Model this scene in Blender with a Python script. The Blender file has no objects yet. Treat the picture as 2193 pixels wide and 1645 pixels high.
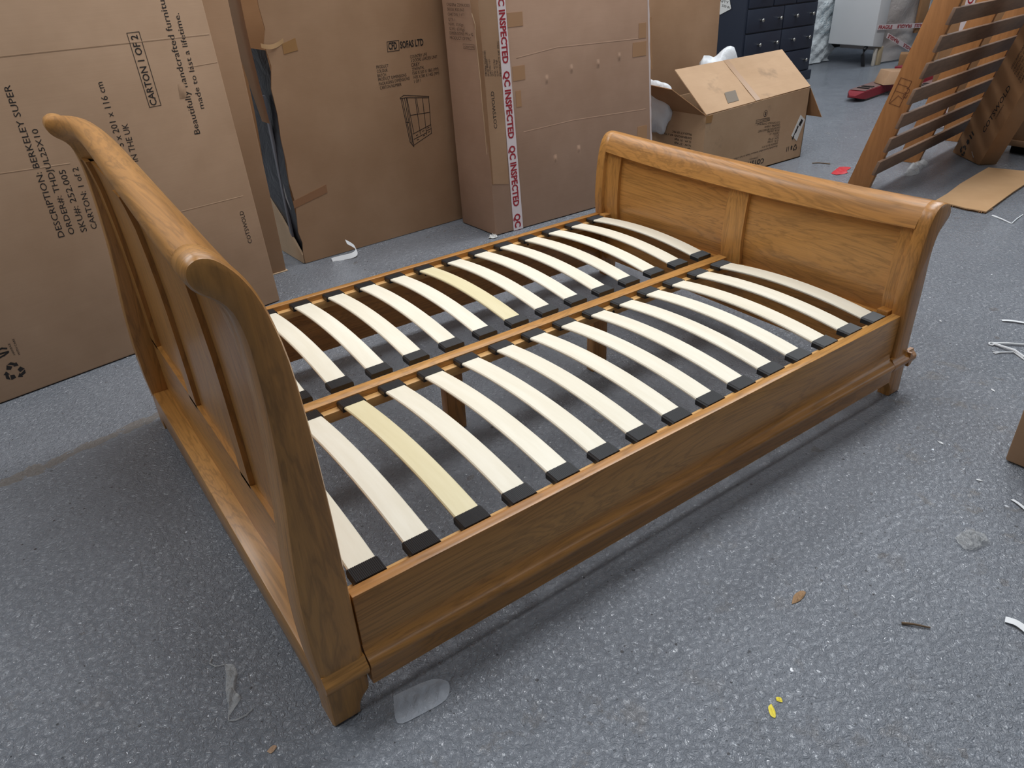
import bpy, bmesh, math, random
from mathutils import Vector, Matrix
random.seed(7)
SC = bpy.context.scene
COL = SC.collection

# ------------------------------------------------------------------ camera
cam_d = bpy.data.cameras.new('camera')
cam_d.sensor_fit = 'HORIZONTAL'
cam_d.sensor_width = 36.0
cam_d.lens = 36.0 * 1569.39 / 2193.0
cam_d.clip_start = 0.02
cam = bpy.data.objects.new('camera', cam_d)
COL.objects.link(cam)
_R = (0.810932, -0.583510, -0.043653)
_Dn = (-0.329344, -0.393494, -0.858310)
_F = (0.483655, 0.710408, -0.511272)
cam.matrix_world = Matrix(((_R[0], -_Dn[0], -_F[0], -0.31119),
                           (_R[1], -_Dn[1], -_F[1], -1.10138),
                           (_R[2], -_Dn[2], -_F[2], 1.43839),
                           (0, 0, 0, 1)))
SC.camera = cam

# ------------------------------------------------------------------ light
SC.view_settings.view_transform = 'Standard'
SC.view_settings.look = 'None'
SC.view_settings.exposure = 0.0
SC.view_settings.gamma = 1.0
SC.view_settings.use_curve_mapping = False
W = bpy.data.worlds.new('world'); SC.world = W
W.use_nodes = True
_bg = W.node_tree.nodes['Background']
_bg.inputs['Color'].default_value = (0.80, 0.90, 1.0, 1)
_bg.inputs['Strength'].default_value = 0.13

def area(name, loc, target, sx, sy, power, col=(1, 1, 1)):
    d = bpy.data.lights.new(name, 'AREA'); d.shape = 'RECTANGLE'
    d.size = sx; d.size_y = sy; d.energy = power; d.color = col
    o = bpy.data.objects.new(name, d); COL.objects.link(o)
    o.location = loc
    v = Vector(target) - Vector(loc)
    o.rotation_euler = v.to_track_quat('-Z', 'X').to_euler() if abs(v.x) + abs(v.y) < 1e-6 else v.to_track_quat('-Z', 'Y').to_euler()
    return o

def strip(name, loc, length, power, width=0.35, col=(1.0, 0.985, 0.95)):
    """a ceiling batten: long side along the room's x axis, shining straight down"""
    d = bpy.data.lights.new(name, 'AREA'); d.shape = 'RECTANGLE'
    d.size = length; d.size_y = width; d.energy = power; d.color = col
    o = bpy.data.objects.new(name, d); COL.objects.link(o); o.location = loc
    return o
strip('rooflight_near', (4.0, 1.6, 5.5), 7.0, 310, 1.3, (0.96, 0.98, 1.0))
strip('rooflight_left', (-2.8, 1.6, 5.5), 2.8, 85, 1.3, (0.96, 0.98, 1.0))
strip('rooflight_overhead', (1.4, -0.9, 5.5), 6.0, 60, 0.5, (0.96, 0.98, 1.0))
strip('rooflight_back', (2.9, 5.6, 5.5), 5.0, 95, 1.8, (0.96, 0.98, 1.0))
strip('rooflight_back_left', (-2.0, 5.2, 5.5), 3.4, 120, 0.9, (0.96, 0.98, 1.0))
strip('rooflight_far', (10.6, 3.4, 5.5), 4.0, 120, 0.9, (0.80, 0.90, 1.0))
area('daylight_doorway', (8.0, -3.6, 2.2), (8.5, 4.0, 0.6), 2.6, 3.2, 45, (0.78, 0.89, 1.0))

# ------------------------------------------------------------------ helpers
def lin(c):
    c = c / 255.0
    return c / 12.92 if c <= 0.04045 else ((c + 0.055) / 1.055) ** 2.4
def rgb(r, g, b): return (lin(r), lin(g), lin(b), 1.0)

class NT:
    def __init__(self, name):
        self.m = bpy.data.materials.new(name); self.m.use_nodes = True
        self.t = self.m.node_tree; self.t.nodes.clear()
        self.out = self.n('ShaderNodeOutputMaterial')
        self.p = self.n('ShaderNodeBsdfPrincipled')
        self.l(self.p.outputs[0], self.out.inputs[0])
    def n(self, k, **kw):
        x = self.t.nodes.new(k)
        for a, b in kw.items(): setattr(x, a, b)
        return x
    def l(self, a, b): self.t.links.new(a, b)
    def set(self, **kw):
        for a, b in kw.items(): self.p.inputs[a.replace('_', ' ')].default_value = b
    def coord(self, scale=(1, 1, 1), rnd=0.0):
        tc = self.n('ShaderNodeTexCoord'); src = tc.outputs['Object']
        if rnd:
            oi = self.n('ShaderNodeObjectInfo'); mu = self.n('ShaderNodeMath', operation='MULTIPLY')
            mu.inputs[1].default_value = rnd; self.l(oi.outputs['Random'], mu.inputs[0])
            va = self.n('ShaderNodeVectorMath', operation='ADD'); self.l(src, va.inputs[0]); self.l(mu.outputs[0], va.inputs[1]); src = va.outputs[0]
        mp = self.n('ShaderNodeMapping'); mp.inputs['Scale'].default_value = scale
        self.l(src, mp.inputs[0]); return mp.outputs[0]
    def noise(self, vec, scale, detail=4, rough=0.5, dist=0.0):
        x = self.n('ShaderNodeTexNoise'); x.inputs['Scale'].default_value = scale; x.inputs['Detail'].default_value = detail
        x.inputs['Roughness'].default_value = rough; x.inputs['Distortion'].default_value = dist
        self.l(vec, x.inputs['Vector']); return x.outputs['Fac']
    def ramp(self, fac, stops):
        x = self.n('ShaderNodeValToRGB'); e = x.color_ramp.elements
        while len(e) < len(stops): e.new(0.5)
        for q, (pos, c) in zip(e, stops):
            q.position = pos; q.color = c if len(c) == 4 else (*c, 1)
        self.l(fac, x.inputs[0]); return x.outputs[0]
    def mix(self, fac, a, b, mode='MIX'):
        x = self.n('ShaderNodeMix', data_type='RGBA', blend_type=mode)
        for s, v in ((x.inputs[0], fac), (x.inputs[6], a), (x.inputs[7], b)):
            if hasattr(v, 'links') or hasattr(v, 'is_linked'): self.l(v, s)
            elif isinstance(v, (int, float)): s.default_value = v
            else: s.default_value = v if len(v) == 4 else (*v, 1)
        return x.outputs[2]
    def math(self, op, a, b=0.0, c=None, clamp=False):
        x = self.n('ShaderNodeMath', operation=op); x.use_clamp = clamp
        for i, v in enumerate((a, b, c)):
            if v is None: continue
            if hasattr(v, 'is_linked'): self.l(v, x.inputs[i])
            else: x.inputs[i].default_value = v
        return x.outputs[0]
    def bump(self, h, strength, dist=0.01, prev=None):
        x = self.n('ShaderNodeBump'); x.inputs['Strength'].default_value = strength; x.inputs['Distance'].default_value = dist
        self.l(h, x.inputs['Height'])
        if prev is not None: self.l(prev, x.inputs['Normal'])
        self.l(x.outputs[0], self.p.inputs['Normal']); return x.outputs[0]

def oak(name, axis, dark=1.0, gloss=0.34):
    t = NT(name)
    def sc(lo, hi): return tuple(lo if i == axis else hi for i in range(3))
    big = t.noise(t.coord(sc(1.1, 9.0), 13.0), 1.0, 5, 0.55, 1.6)
    ring = t.math('FRACT', t.math('MULTIPLY', big, 9.0))
    ringc = t.ramp(ring, ((0.0, (0.35, 0.35, 0.35)), (0.35, (1, 1, 1)), (0.8, (0.85, 0.85, 0.85)), (1.0, (0.35, 0.35, 0.35))))
    fine = t.noise(t.coord(sc(5.0, 190.0), 13.0), 1.0, 3, 0.65)
    finec = t.ramp(fine, ((0.36, (0.55, 0.55, 0.55)), (0.58, (1, 1, 1))))
    tone = t.noise(t.coord(sc(0.5, 3.0), 31.0), 1.0, 2, 0.5)
    base = t.ramp(tone, ((0.3, tuple(dark * v for v in rgb(176, 118, 54)[:3])), (0.7, tuple(dark * v for v in rgb(206, 150, 82)[:3]))))
    c = t.mix(0.46, base, ringc, 'MULTIPLY')
    c = t.mix(0.34, c, finec, 'MULTIPLY')
    t.l(c, t.p.inputs['Base Color'])
    t.set(Roughness=gloss, Coat_Weight=0.25, Coat_Roughness=0.22)
    t.bump(fine, 0.06, 0.002)
    return t.m
OAK = [oak('oak_grain_along_length', 0), oak('oak_grain_along_width', 1), oak('oak_grain_upright', 2)]

def plainwood(name, c1, c2, axis=0, rough=0.55, rnd=11.0, fs=120.0):
    t = NT(name)
    def sc(lo, hi): return tuple(lo if i == axis else hi for i in range(3))
    f = t.noise(t.coord(sc(3.0, fs), rnd), 1.0, 4, 0.6)
    g = t.noise(t.coord(sc(0.8, 6.0), rnd), 1.0, 3, 0.5)
    c = t.mix(0.5, t.ramp(f, ((0.35, c1), (0.65, c2))), t.ramp(g, ((0.3, c1), (0.7, c2))))
    t.l(c, t.p.inputs['Base Color']); t.set(Roughness=rough); t.bump(f, 0.08, 0.002)
    return t.m
PINE = plainwood('pine_ledge', rgb(196, 146, 86), rgb(222, 176, 112), 0, 0.5)
BIRCH = plainwood('birch_slat_pale', rgb(231, 221, 198), rgb(244, 237, 219), 1, 0.5, 17.0, 40.0)
BIRCH_Y = plainwood('birch_slat_yellow', rgb(222, 208, 164), rgb(234, 222, 184), 1, 0.5, 17.0, 40.0)
PINE_RAIL = plainwood('pine_rack_rail', rgb(146, 96, 52), rgb(178, 122, 70), 2, 0.5, 9.0, 50.0)
SLAT_SHADED = plainwood('rack_slat_shaded_wood', rgb(104, 80, 64), rgb(134, 104, 82), 0, 0.6, 9.0, 60.0)  # lighter wood darkened: shade of the down-facing sides is put into the colour

def flat(name, c, rough=0.5, metal=0.0, **kw):
    t = NT(name); t.set(Base_Color=c, Roughness=rough, Metallic=metal, **kw); return t.m
BLACKP = flat('black_plastic', rgb(33, 34, 37), 0.42)
INK = flat('black_print_ink', rgb(30, 25, 24), 0.7)
INK_SOFT = flat('faded_print_ink', rgb(72, 52, 40), 0.8)
RED_INK = flat('red_print_ink', rgb(158, 28, 40), 0.5)
HOLE = flat('dark_hole', rgb(18, 12, 8), 0.9)
STEEL = flat('dull_steel', rgb(180, 178, 172), 0.35, 1.0)

def cardboard(name, r, g, b, var=8, stain=0.0):
    t = NT(name)
    n1 = t.noise(t.coord((1, 1, 1), 23.0), 2.3, 4, 0.6)
    c = t.ramp(n1, ((0.3, rgb(r - var, g - var, b - var)), (0.7, rgb(r + var, g + var, b + var))))
    fl = t.noise(t.coord((5, 5, 320), 3.0), 1.0, 2, 0.5)
    c = t.mix(0.10, c, t.ramp(fl, ((0.35, (0.7, 0.7, 0.7)), (0.65, (1, 1, 1)))), 'MULTIPLY')
    if stain:
        s = t.noise(t.coord((1, 1, 1), 5.0), 5.5, 5, 0.6)
        c = t.mix(t.ramp(s, ((0.60, (0, 0, 0)), (0.72, (stain,) * 3))), c, rgb(86, 76, 66))
    t.l(c, t.p.inputs['Base Color']); t.set(Roughness=0.72, Specular_IOR_Level=0.3)
    t.bump(n1, 0.12, 0.02)
    return t.m
CB1 = cardboard('cardboard_tan', 180, 148, 120)
CB2 = cardboard('cardboard_brown', 164, 130, 100)
CB3 = cardboard('cardboard_pinkish', 178, 144, 120)
CB4 = cardboard('cardboard_light', 182, 150, 118, 8, 0.35)
CB_DARK = cardboard('cardboard_dull', 158, 118, 82)
CB_EDGE = cardboard('cardboard_torn_edge', 210, 182, 150, 14)
TAPE_BROWN = flat('brown_packing_tape', rgb(158, 118, 74), 0.35)

def film(name, c, rough=0.25, alpha=0.55, bs=30.0, bst=0.5):
    t = NT(name)
    n = t.noise(t.coord((1, 1, 1), 3.0), bs, 4, 0.6, 0.6)
    t.set(Base_Color=c, Roughness=rough, Alpha=alpha, IOR=1.45)
    t.bump(n, bst, 0.02); return t.m
WHITE_BAG = film('white_plastic_bag', rgb(226, 230, 234), 0.35, 1.0, 14.0, 0.35)
BUBBLE = film('bubble_film', rgb(196, 202, 212), 0.28, 0.62, 60.0, 0.5)
CLEAR = film('clear_film', rgb(214, 216, 216), 0.15, 0.42, 45.0, 0.8)
WRAP = film('white_foam_wrap', rgb(226, 234, 238), 0.3, 1.0, 22.0, 0.9)
HAZE_WRAP = film('shrink_wrap', rgb(196, 188, 184), 0.25, 0.8, 10.0, 0.5)
BLACK_FILM = film('black_polythene', rgb(52, 54, 60), 0.3, 1.0, 8.0, 0.5)
STRING = flat('white_strapping', rgb(224, 226, 228), 0.5)
WHITE_PAINT = flat('white_paint', rgb(216, 218, 220), 0.45)
PAPER = flat('white_label_paper', rgb(222, 222, 218), 0.6)
WHITE_TAPE = flat('white_tape', rgb(226, 212, 212), 0.35)
NAVY = flat('navy_paint', rgb(38, 44, 58), 0.45)
def steelpanel():
    t = NT('brushed_steel_panel')
    n = t.noise(t.coord((1, 1, 1)), 1.6, 3, 0.5)
    t.l(t.ramp(n, ((0.3, rgb(120, 128, 146)), (0.7, rgb(176, 186, 206)))), t.p.inputs['Base Color'])
    t.set(Roughness=0.38, Metallic=0.55); return t.m
PANEL = steelpanel()
RED_PAINT = flat('red_truck_paint', rgb(126, 30, 40), 0.5)
RUST_TOP = flat('worn_fork_top', rgb(112, 84, 78), 0.6)
YELLOW = flat('yellow_paint_chip', rgb(232, 212, 70), 0.6)
LEAFM = flat('dry_leaf', rgb(150, 118, 84), 0.7)
TWIG = flat('dry_twig', rgb(104, 84, 64), 0.8)
REDTAG = flat('red_plastic_tag', rgb(196, 52, 58), 0.4)

def floor_mat():
    t = NT('painted_concrete_floor')
    obj = t.coord((1, 1, 1))
    big = t.noise(obj, 0.9, 5, 0.6)
    mid = t.noise(obj, 7.0, 5, 0.6)
    c = t.ramp(big, ((0.3, rgb(120, 125, 133)), (0.7, rgb(133, 138, 146))))
    c = t.mix(0.25, c, t.ramp(mid, ((0.3, (0.72, 0.72, 0.72)), (0.7, (1, 1, 1)))), 'MULTIPLY')
    # dark specks, pits in the paint
    v = t.n('ShaderNodeTexVoronoi'); v.inputs['Scale'].default_value = 34.0; t.l(obj, v.inputs['Vector'])
    sel = t.n('ShaderNodeSeparateColor'); t.l(v.outputs['Color'], sel.inputs[0])
    near = t.math('LESS_THAN', v.outputs['Distance'], t.math('MULTIPLY', sel.outputs[0], 0.17))
    pick = t.math('GREATER_THAN', sel.outputs[1], 0.55)
    pit = t.math('MULTIPLY', t.math('MULTIPLY', near, pick), t.ramp(t.noise(obj, 2.2, 3), ((0.38, (0.15,) * 3), (0.6, (1,) * 3))))
    c = t.mix(t.math('MULTIPLY', pit, 0.72), c, rgb(44, 42, 42))
    v2 = t.n('ShaderNodeTexVoronoi'); v2.inputs['Scale'].default_value = 95.0; t.l(obj, v2.inputs['Vector'])
    sel2 = t.n('ShaderNodeSeparateColor'); t.l(v2.outputs['Color'], sel2.inputs[0])
    sp = t.math('MULTIPLY', t.math('LESS_THAN', v2.outputs['Distance'], t.math('MULTIPLY', sel2.outputs[0], 0.24)), t.math('GREATER_THAN', sel2.outputs[1], 0.72))
    c = t.mix(t.math('MULTIPLY', sp, 0.55), c, rgb(58, 56, 56))
    wob = t.n('ShaderNodeVectorMath', operation='ADD'); nz = t.n('ShaderNodeTexNoise'); nz.inputs['Scale'].default_value = 30.0; t.l(obj, nz.inputs['Vector'])
    sc_ = t.n('ShaderNodeVectorMath', operation='SCALE'); sc_.inputs['Scale'].default_value = 0.05; t.l(nz.outputs['Color'], sc_.inputs[0])
    t.l(obj, wob.inputs[0]); t.l(sc_.outputs[0], wob.inputs[1])
    v3 = t.n('ShaderNodeTexVoronoi'); v3.inputs['Scale'].default_value = 7.5; t.l(wob.outputs[0], v3.inputs['Vector'])
    sel3 = t.n('ShaderNodeSeparateColor'); t.l(v3.outputs['Color'], sel3.inputs[0])
    st = t.math('MULTIPLY', t.math('LESS_THAN', v3.outputs['Distance'], t.math('MULTIPLY', sel3.outputs[0], 0.16)), t.math('GREATER_THAN', sel3.outputs[1], 0.5))
    c = t.mix(t.math('MULTIPLY', st, 0.32), c, rgb(92, 80, 66))
    # worn paint: patches and one long streak beyond the headboard
    sx = t.n('ShaderNodeSeparateXYZ'); t.l(obj, sx.inputs[0])
    w = t.noise(obj, 9.0, 6, 0.7, 0.3)
    wl = t.noise(obj, 0.75, 2, 0.5)
    patch = t.math('MULTIPLY', t.ramp(w, ((0.56, (0,) * 3), (0.64, (1,) * 3))), t.ramp(wl, ((0.50, (0,) * 3), (0.66, (1,) * 3))))
    d = t.math('ABSOLUTE', t.math('SUBTRACT', t.math('SUBTRACT', sx.outputs[1], 1.585), t.math('MULTIPLY', sx.outputs[0], 0.22)))
    band = t.math('MULTIPLY', t.ramp(d, ((0.0, (1,) * 3), (0.07, (0,) * 3))), t.math('LESS_THAN', sx.outputs[0], 0.0))
    wn = t.noise(t.coord((14, 26, 1)), 1.0, 6, 0.7, 0.4)
    streak = t.math('GREATER_THAN', t.math('ADD', t.math('MULTIPLY', band, 0.45), t.math('MULTIPLY', wn, 1.0)), 0.80)
    streak = t.math('MULTIPLY', streak, t.math('GREATER_THAN', band, 0.05))
    worn = t.math('MAXIMUM', t.math('MULTIPLY', patch, 0.65), streak, clamp=True)
    c = t.mix(t.math('MULTIPLY', worn, 0.8), c, rgb(112, 104, 96))
    t.l(c, t.p.inputs['Base Color'])
    rg = t.ramp(mid, ((0.3, (0.12,) * 3), (0.7, (0.20,) * 3)))
    rr = t.mix(worn, rg, (0.55, 0.55, 0.55))
    t.l(rr, t.p.inputs['Roughness'])
    t.set(Specular_IOR_Level=0.9)
    h1 = t.math('ABSOLUTE', t.math('SUBTRACT', t.noise(obj, 62.0, 3, 0.6, 0.8), 0.5))
    h2 = t.noise(obj, 5.0, 3, 0.5)
    b = t.bump(h2, 0.25, 0.02)
    b = t.bump(t.ramp(h1, ((0.0, (1,) * 3), (0.22, (0,) * 3))), 0.60, 0.008, b)
    return t.m
FLOOR = floor_mat()

WL = {}
def wloc(o):
    v = Vector((0, 0, 0))
    while o is not None: v += o.location; o = o.parent
    return v
def props(o, label=None, cat=None, group=None, kind=None):
    if label: o['label'] = label
    if cat: o['category'] = cat
    if group: o['group'] = group
    if kind: o['kind'] = kind
    return o
def thing(name, loc, label, cat, group=None):
    o = bpy.data.objects.new(name, None); COL.objects.link(o); o.location = loc
    o.empty_display_size = 0.1
    return props(o, label, cat, group)

class B:
    """collects shapes (world coordinates) into one mesh object"""
    def __init__(self): self.bm = bmesh.new()
    def poly(self, pts): return self.bm.faces.new([self.bm.verts.new(p) for p in pts])
    def hexa(self, p, bev=0.0, seg=2):
        """8 points: bottom ring 0-3, top ring 4-7"""
        v = [self.bm.verts.new(q) for q in p]
        fs = [self.bm.faces.new([v[i] for i in f]) for f in ((3, 2, 1, 0), (4, 5, 6, 7), (0, 1, 5, 4), (1, 2, 6, 5), (2, 3, 7, 6), (3, 0, 4, 7))]
        if bev:
            es = {e for f in fs for e in f.edges}
            bmesh.ops.bevel(self.bm, geom=list(es), offset=bev, segments=seg, affect='EDGES', profile=0.5)
        return self
    def box(self, x0, x1, y0, y1, z0, z1, bev=0.0, seg=2):
        return self.hexa([(x0, y0, z0), (x1, y0, z0), (x1, y1, z0), (x0, y1, z0), (x0, y0, z1), (x1, y0, z1), (x1, y1, z1), (x0, y1, z1)], bev, seg)
    def loft(self, rings, close=True, caps=True):
        vs = [[self.bm.verts.new(p) for p in r] for r in rings]
        n = len(vs[0])
        for a, b in zip(vs, vs[1:]):
            for i in range(n if close else n - 1):
                j = (i + 1) % n
                self.bm.faces.new((a[i], a[j], b[j], b[i]))
        if caps:
            self.bm.faces.new(vs[0][::-1]); self.bm.faces.new(vs[-1])
        return vs
    def tube(self, pts, r, n=6, flat=1.0):
        pts = [Vector(p) for p in pts]; rings = []
        for i, p in enumerate(pts):
            d = (pts[min(i + 1, len(pts) - 1)] - pts[max(i - 1, 0)]).normalized()
            a = d.cross(Vector((0, 0, 1)))
            a = Vector((1, 0, 0)) if a.length < 1e-4 else a.normalized()
            b = a.cross(d)
            rr = r[i] if isinstance(r, (list, tuple)) else r
            rings.append([p + (a * math.cos(2 * math.pi * k / n) + b * (math.sin(2 * math.pi * k / n) * flat)) * rr for k in range(n)])
        self.loft(rings)
        return self
    def grid(self, fn, nu, nv):
        vs = [[self.bm.verts.new(fn(i / nu, j / nv)) for j in range(nv + 1)] for i in range(nu + 1)]
        for i in range(nu):
            for j in range(nv):
                self.bm.faces.new((vs[i][j], vs[i + 1][j], vs[i + 1][j + 1], vs[i][j + 1]))
        return self
    def done(self, name, mat, parent=None, angle=0.6, label=None, kind=None, origin=None):
        bmesh.ops.recalc_face_normals(self.bm, faces=self.bm.faces[:])
        off = wloc(parent) if parent is not None else Vector(origin or (0, 0, 0))
        for v in self.bm.verts: v.co -= off
        me = bpy.data.meshes.new(name); self.bm.to_mesh(me); self.bm.free()
        me.materials.append(mat)
        if angle:
            me.polygons.foreach_set('use_smooth', [True] * len(me.polygons)); me.set_sharp_from_angle(angle=angle)
        o = bpy.data.objects.new(name, me); COL.objects.link(o)
        if parent is not None: o.parent = parent
        else: o.location = off
        if label: o['label'] = label
        if kind: o['kind'] = kind
        return o

def catmull(pts, n=4):
    out = []; m = len(pts)
    for i in range(m - 1):
        p0, p1, p2, p3 = (Vector(pts[max(i - 1, 0)]), Vector(pts[i]), Vector(pts[i + 1]), Vector(pts[min(i + 2, m - 1)]))
        for k in range(n):
            t = k / n
            out.append(0.5 * ((2 * p1) + (p2 - p0) * t + (2 * p0 - 5 * p1 + 4 * p2 - p3) * t * t + (3 * p1 - p0 - 3 * p2 + p3) * t ** 3))
    out.append(Vector(pts[-1])); return out
def interp(tab, z):
    for (z0, x0), (z1, x1) in zip(tab, tab[1:]):
        if z <= z1: return x0 + (x1 - x0) * max(0.0, min(1.0, (z - z0) / (z1 - z0)))
    return tab[-1][1]

# printed lettering: flat meshes lying on a face (origin, right, up, normal)
_tc = {}
def glyphs(s, bold=0.0):
    if (s, bold) in _tc: return _tc[(s, bold)]
    cd = bpy.data.curves.new('print', 'FONT'); cd.body = s; cd.offset = bold; cd.resolution_u = 2
    o = bpy.data.objects.new('print', cd); COL.objects.link(o)
    bpy.context.view_layer.update()
    dg = bpy.context.evaluated_depsgraph_get()
    me = bpy.data.meshes.new_from_object(o.evaluated_get(dg))
    vs = [(v.co.x, v.co.y) for v in me.vertices]; fs = [tuple(p.vertices) for p in me.polygons]
    bpy.data.objects.remove(o); bpy.data.curves.remove(cd); bpy.data.meshes.remove(me)
    _tc[(s, bold)] = (vs, fs); return vs, fs
_capv, _ = glyphs('H')
CAP = max(v[1] for v in _capv)
class Print:
    def __init__(self, face, lift=0.0008):
        self.O, self.X, self.Y, self.N = (Vector(v) for v in face); self.lift = lift; self.v = []; self.f = []
    def at(self, s, t, k=1.0): return self.O + self.X * s + self.Y * t + self.N * self.lift * k
    def text(self, s, s0, t0, s1, t1, h, bold=0.0):
        vs, fs = glyphs(s, bold)
        if not vs: return
        x0 = min(v[0] for v in vs); x1 = max(v[0] for v in vs)
        d = Vector((s1 - s0, t1 - t0)); L = d.length; d /= L; n = Vector((-d.y, d.x))
        b = len(self.v)
        for x, y in vs:
            q = Vector((s0, t0)) + d * ((x - x0) / (x1 - x0) * L) + n * (y / CAP * h)
            self.v.append(self.at(q.x, q.y))
        self.f += [tuple(i + b for i in f) for f in fs]
    def poly(self, pts):
        b = len(self.v); self.v += [self.at(*p) for p in pts]; self.f.append(tuple(range(b, b + len(pts))))
    def line(self, pts, w, closed=False):
        if closed: pts = list(pts) + [pts[0]]
        for a, b in zip(pts, pts[1:]):
            a = Vector(a); b = Vector(b); d = (b - a).normalized(); n = Vector((-d.y, d.x)) * w / 2; e = d * w / 2
            self.poly([a - n - e, b - n + e, b + n + e, a + n - e])
    def ring(self, c, r, w, n=28):
        for i in range(n):
            a0, a1 = 2 * math.pi * i / n, 2 * math.pi * (i + 1) / n
            self.poly([(c[0] + math.cos(a) * q, c[1] + math.sin(a) * q) for a, q in ((a0, r), (a1, r), (a1, r - w), (a0, r - w))])
    def recycle(self, c, r, rot=0.0):
        def T(p, a):
            a += rot
            return (c[0] + (p[0] * math.cos(a) - p[1] * math.sin(a)) * r, c[1] + (p[0] * math.sin(a) + p[1] * math.cos(a)) * r)
        for k in range(3):
            a = k * 2 * math.pi / 3
            self.poly([T(p, a) for p in ((-0.42, 0.62), (-0.08, 1.0), (0.22, 0.52), (-0.12, 0.34))])
            self.poly([T(p, a) for p in ((0.0, 1.0), (0.42, 1.0), (0.66, 0.62), (0.80, 0.70), (0.72, 0.22), (0.26, 0.44), (0.40, 0.50), (0.26, 0.70))])
    def done(self, parent, mat, name='printed_text', label=None):
        off = wloc(parent)
        me = bpy.data.meshes.new(name); me.from_pydata([tuple(v - off) for v in self.v], [], self.f); me.materials.append(mat)
        o = bpy.data.objects.new(name, me); COL.objects.link(o); o.parent = parent; o['kind'] = 'stuff'
        if label: o['label'] = label
        return o

# ------------------------------------------------------------------ the room
b = B(); b.poly([(-9, -8, 0), (16, -8, 0), (16, 9, 0), (-9, 9, 0)])
floor = b.done('floor', FLOOR, angle=0, kind='structure')
WALLM = flat('grey_wall_paint', rgb(150, 150, 150), 0.8)
b = B(); b.box(-9, 16, 7.6, 7.8, 0, 5.2)
b.done('wall_back', WALLM, angle=0, kind='structure')

# ------------------------------------------------------------------ the bed
bed = thing('bed_frame', (1.0, 0.74, 0.0), 'honey oak sleigh bed frame with bare bowed slats, in the middle of the grey floor', 'bed')

def rounded_prism(bb, prof, y0, y1, r=0.008, fn=None, r0=None, r1=None):
    r0 = r if r0 is None else r0; r1 = r if r1 is None else r1
    """extrude a closed (x, z) outline along y with rounded rims"""
    n = len(prof); P = [Vector((p[0], p[1])) for p in prof]
    area = sum(P[i].x * P[(i + 1) % n].y - P[(i + 1) % n].x * P[i].y for i in range(n))
    sg = 1 if area > 0 else -1
    N = []
    for i in range(n):
        d1 = (P[i] - P[i - 1]).normalized(); d2 = (P[(i + 1) % n] - P[i]).normalized()
        t = d1 + d2
        t = d1 if t.length < 1e-5 else t.normalized()
        N.append(Vector((-t.y, t.x)) * sg)
    rings = []
    for dy, ins in ((0, r0), (r0 * 0.3, r0 * 0.3), (r0, 0)):
        rings.append([(P[i].x + N[i].x * ins, y0 + dy, P[i].y + N[i].y * ins) for i in range(n)])
    for dy, ins in ((r1, 0), (r1 * 0.3, r1 * 0.3), (0, r1)):
        rings.append([(P[i].x + N[i].x * ins, y1 - dy, P[i].y + N[i].y * ins) for i in range(n)])
    if fn: rings = [[fn(p) for p in rg] for rg in rings]
    bb.loft(rings); return bb

# headboard: an S-curved sleigh end, three panels
curve = [(-.1, .11), (-.104, .16), (-.107, .21), (-.108, .295), (-.105, .387), (-.098, .49), (-.086, .61), (-.080, .70), (-.077, .775), (-.076, .85), (-.077, .917), (-.081, .955), (-.088, .986), (-.102, 1.009), (-.12, 1.024), (-.132, 1.037), (-.138, 1.052), (-.137, 1.065), (-.131, 1.076), (-.118, 1.083), (-.105, 1.083), (-.09, 1.077), (-.075, 1.063), (-.060, 1.043), (-.047, 1.018), (-.036, .987), (-.026, .945), (-.016, .88), (-.010, .79), (-.006, .70), (-.004, .6), (-.003, .475), (-.003, .36)]
HPOST = [(-.1, 0)] + [tuple(v) for v in catmull(curve, 2)] + [(-.003, .15), (-.003, .068), (-.006, .058), (-.012, .052), (-.019, .046), (-.026, .036), (-.030, .027), (-.035, 0)]
FRONT = [(0.0, -.003), (.475, -.003), (.6, -.004), (.70, -.006), (.79, -.010), (.88, -.016), (.945, -.026), (.987, -.036), (1.04, -.058)]
ROLL = [(-.081, .955), (-.088, .986), (-.102, 1.009), (-.12, 1.024), (-.132, 1.037), (-.138, 1.052), (-.137, 1.065), (-.131, 1.076), (-.118, 1.083), (-.105, 1.083), (-.09, 1.077), (-.075, 1.063), (-.060, 1.043), (-.047, 1.018), (-.036, .987), (-.026, .945), (-.05, .938)]
ROLL = [tuple(v) for v in catmull(ROLL + [ROLL[0]], 3)][:-1]
HY0, HY1 = 0.028, 1.448
def arch(y):
    t = min(1.0, max(0.0, (y - HY0) / (HY1 - HY0)))
    return t ** 1.05 * (1 - t ** 14)
# infill sheet (recessed field behind the stiles)
def infill(dx0, dx1, y0, y1, z0, ztop, ny, nz, name, mat, parent, front=FRONT, sgn=1, label=None):
    bb = B()
    def side(dx, flip):
        return lambda u, v: (interp(front, z0 + (zt(y0 + (y1 - y0) * u) - z0) * v) + sgn * dx, y0 + (y1 - y0) * u, z0 + (zt(y0 + (y1 - y0) * u) - z0) * v)
    zt = ztop if callable(ztop) else (lambda y: ztop)
    A = [[side(dx0, 0)(i / ny, j / nz) for j in range(nz + 1)] for i in range(ny + 1)]
    C = [[side(dx1, 0)(i / ny, j / nz) for j in range(nz + 1)] for i in range(ny + 1)]
    rings = []
    for j in range(nz + 1):
        rings.append([A[i][j] for i in range(ny + 1)] + [C[i][j] for i in range(ny, -1, -1)])
    bb.loft(rings)
    return bb.done(name, mat, parent, 0.5, label)
htop = lambda y: 0.962
hb = infill(-.034, -.022, .02, 1.456, .15, htop, 12, 24, 'headboard', OAK[2], bed)
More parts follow.
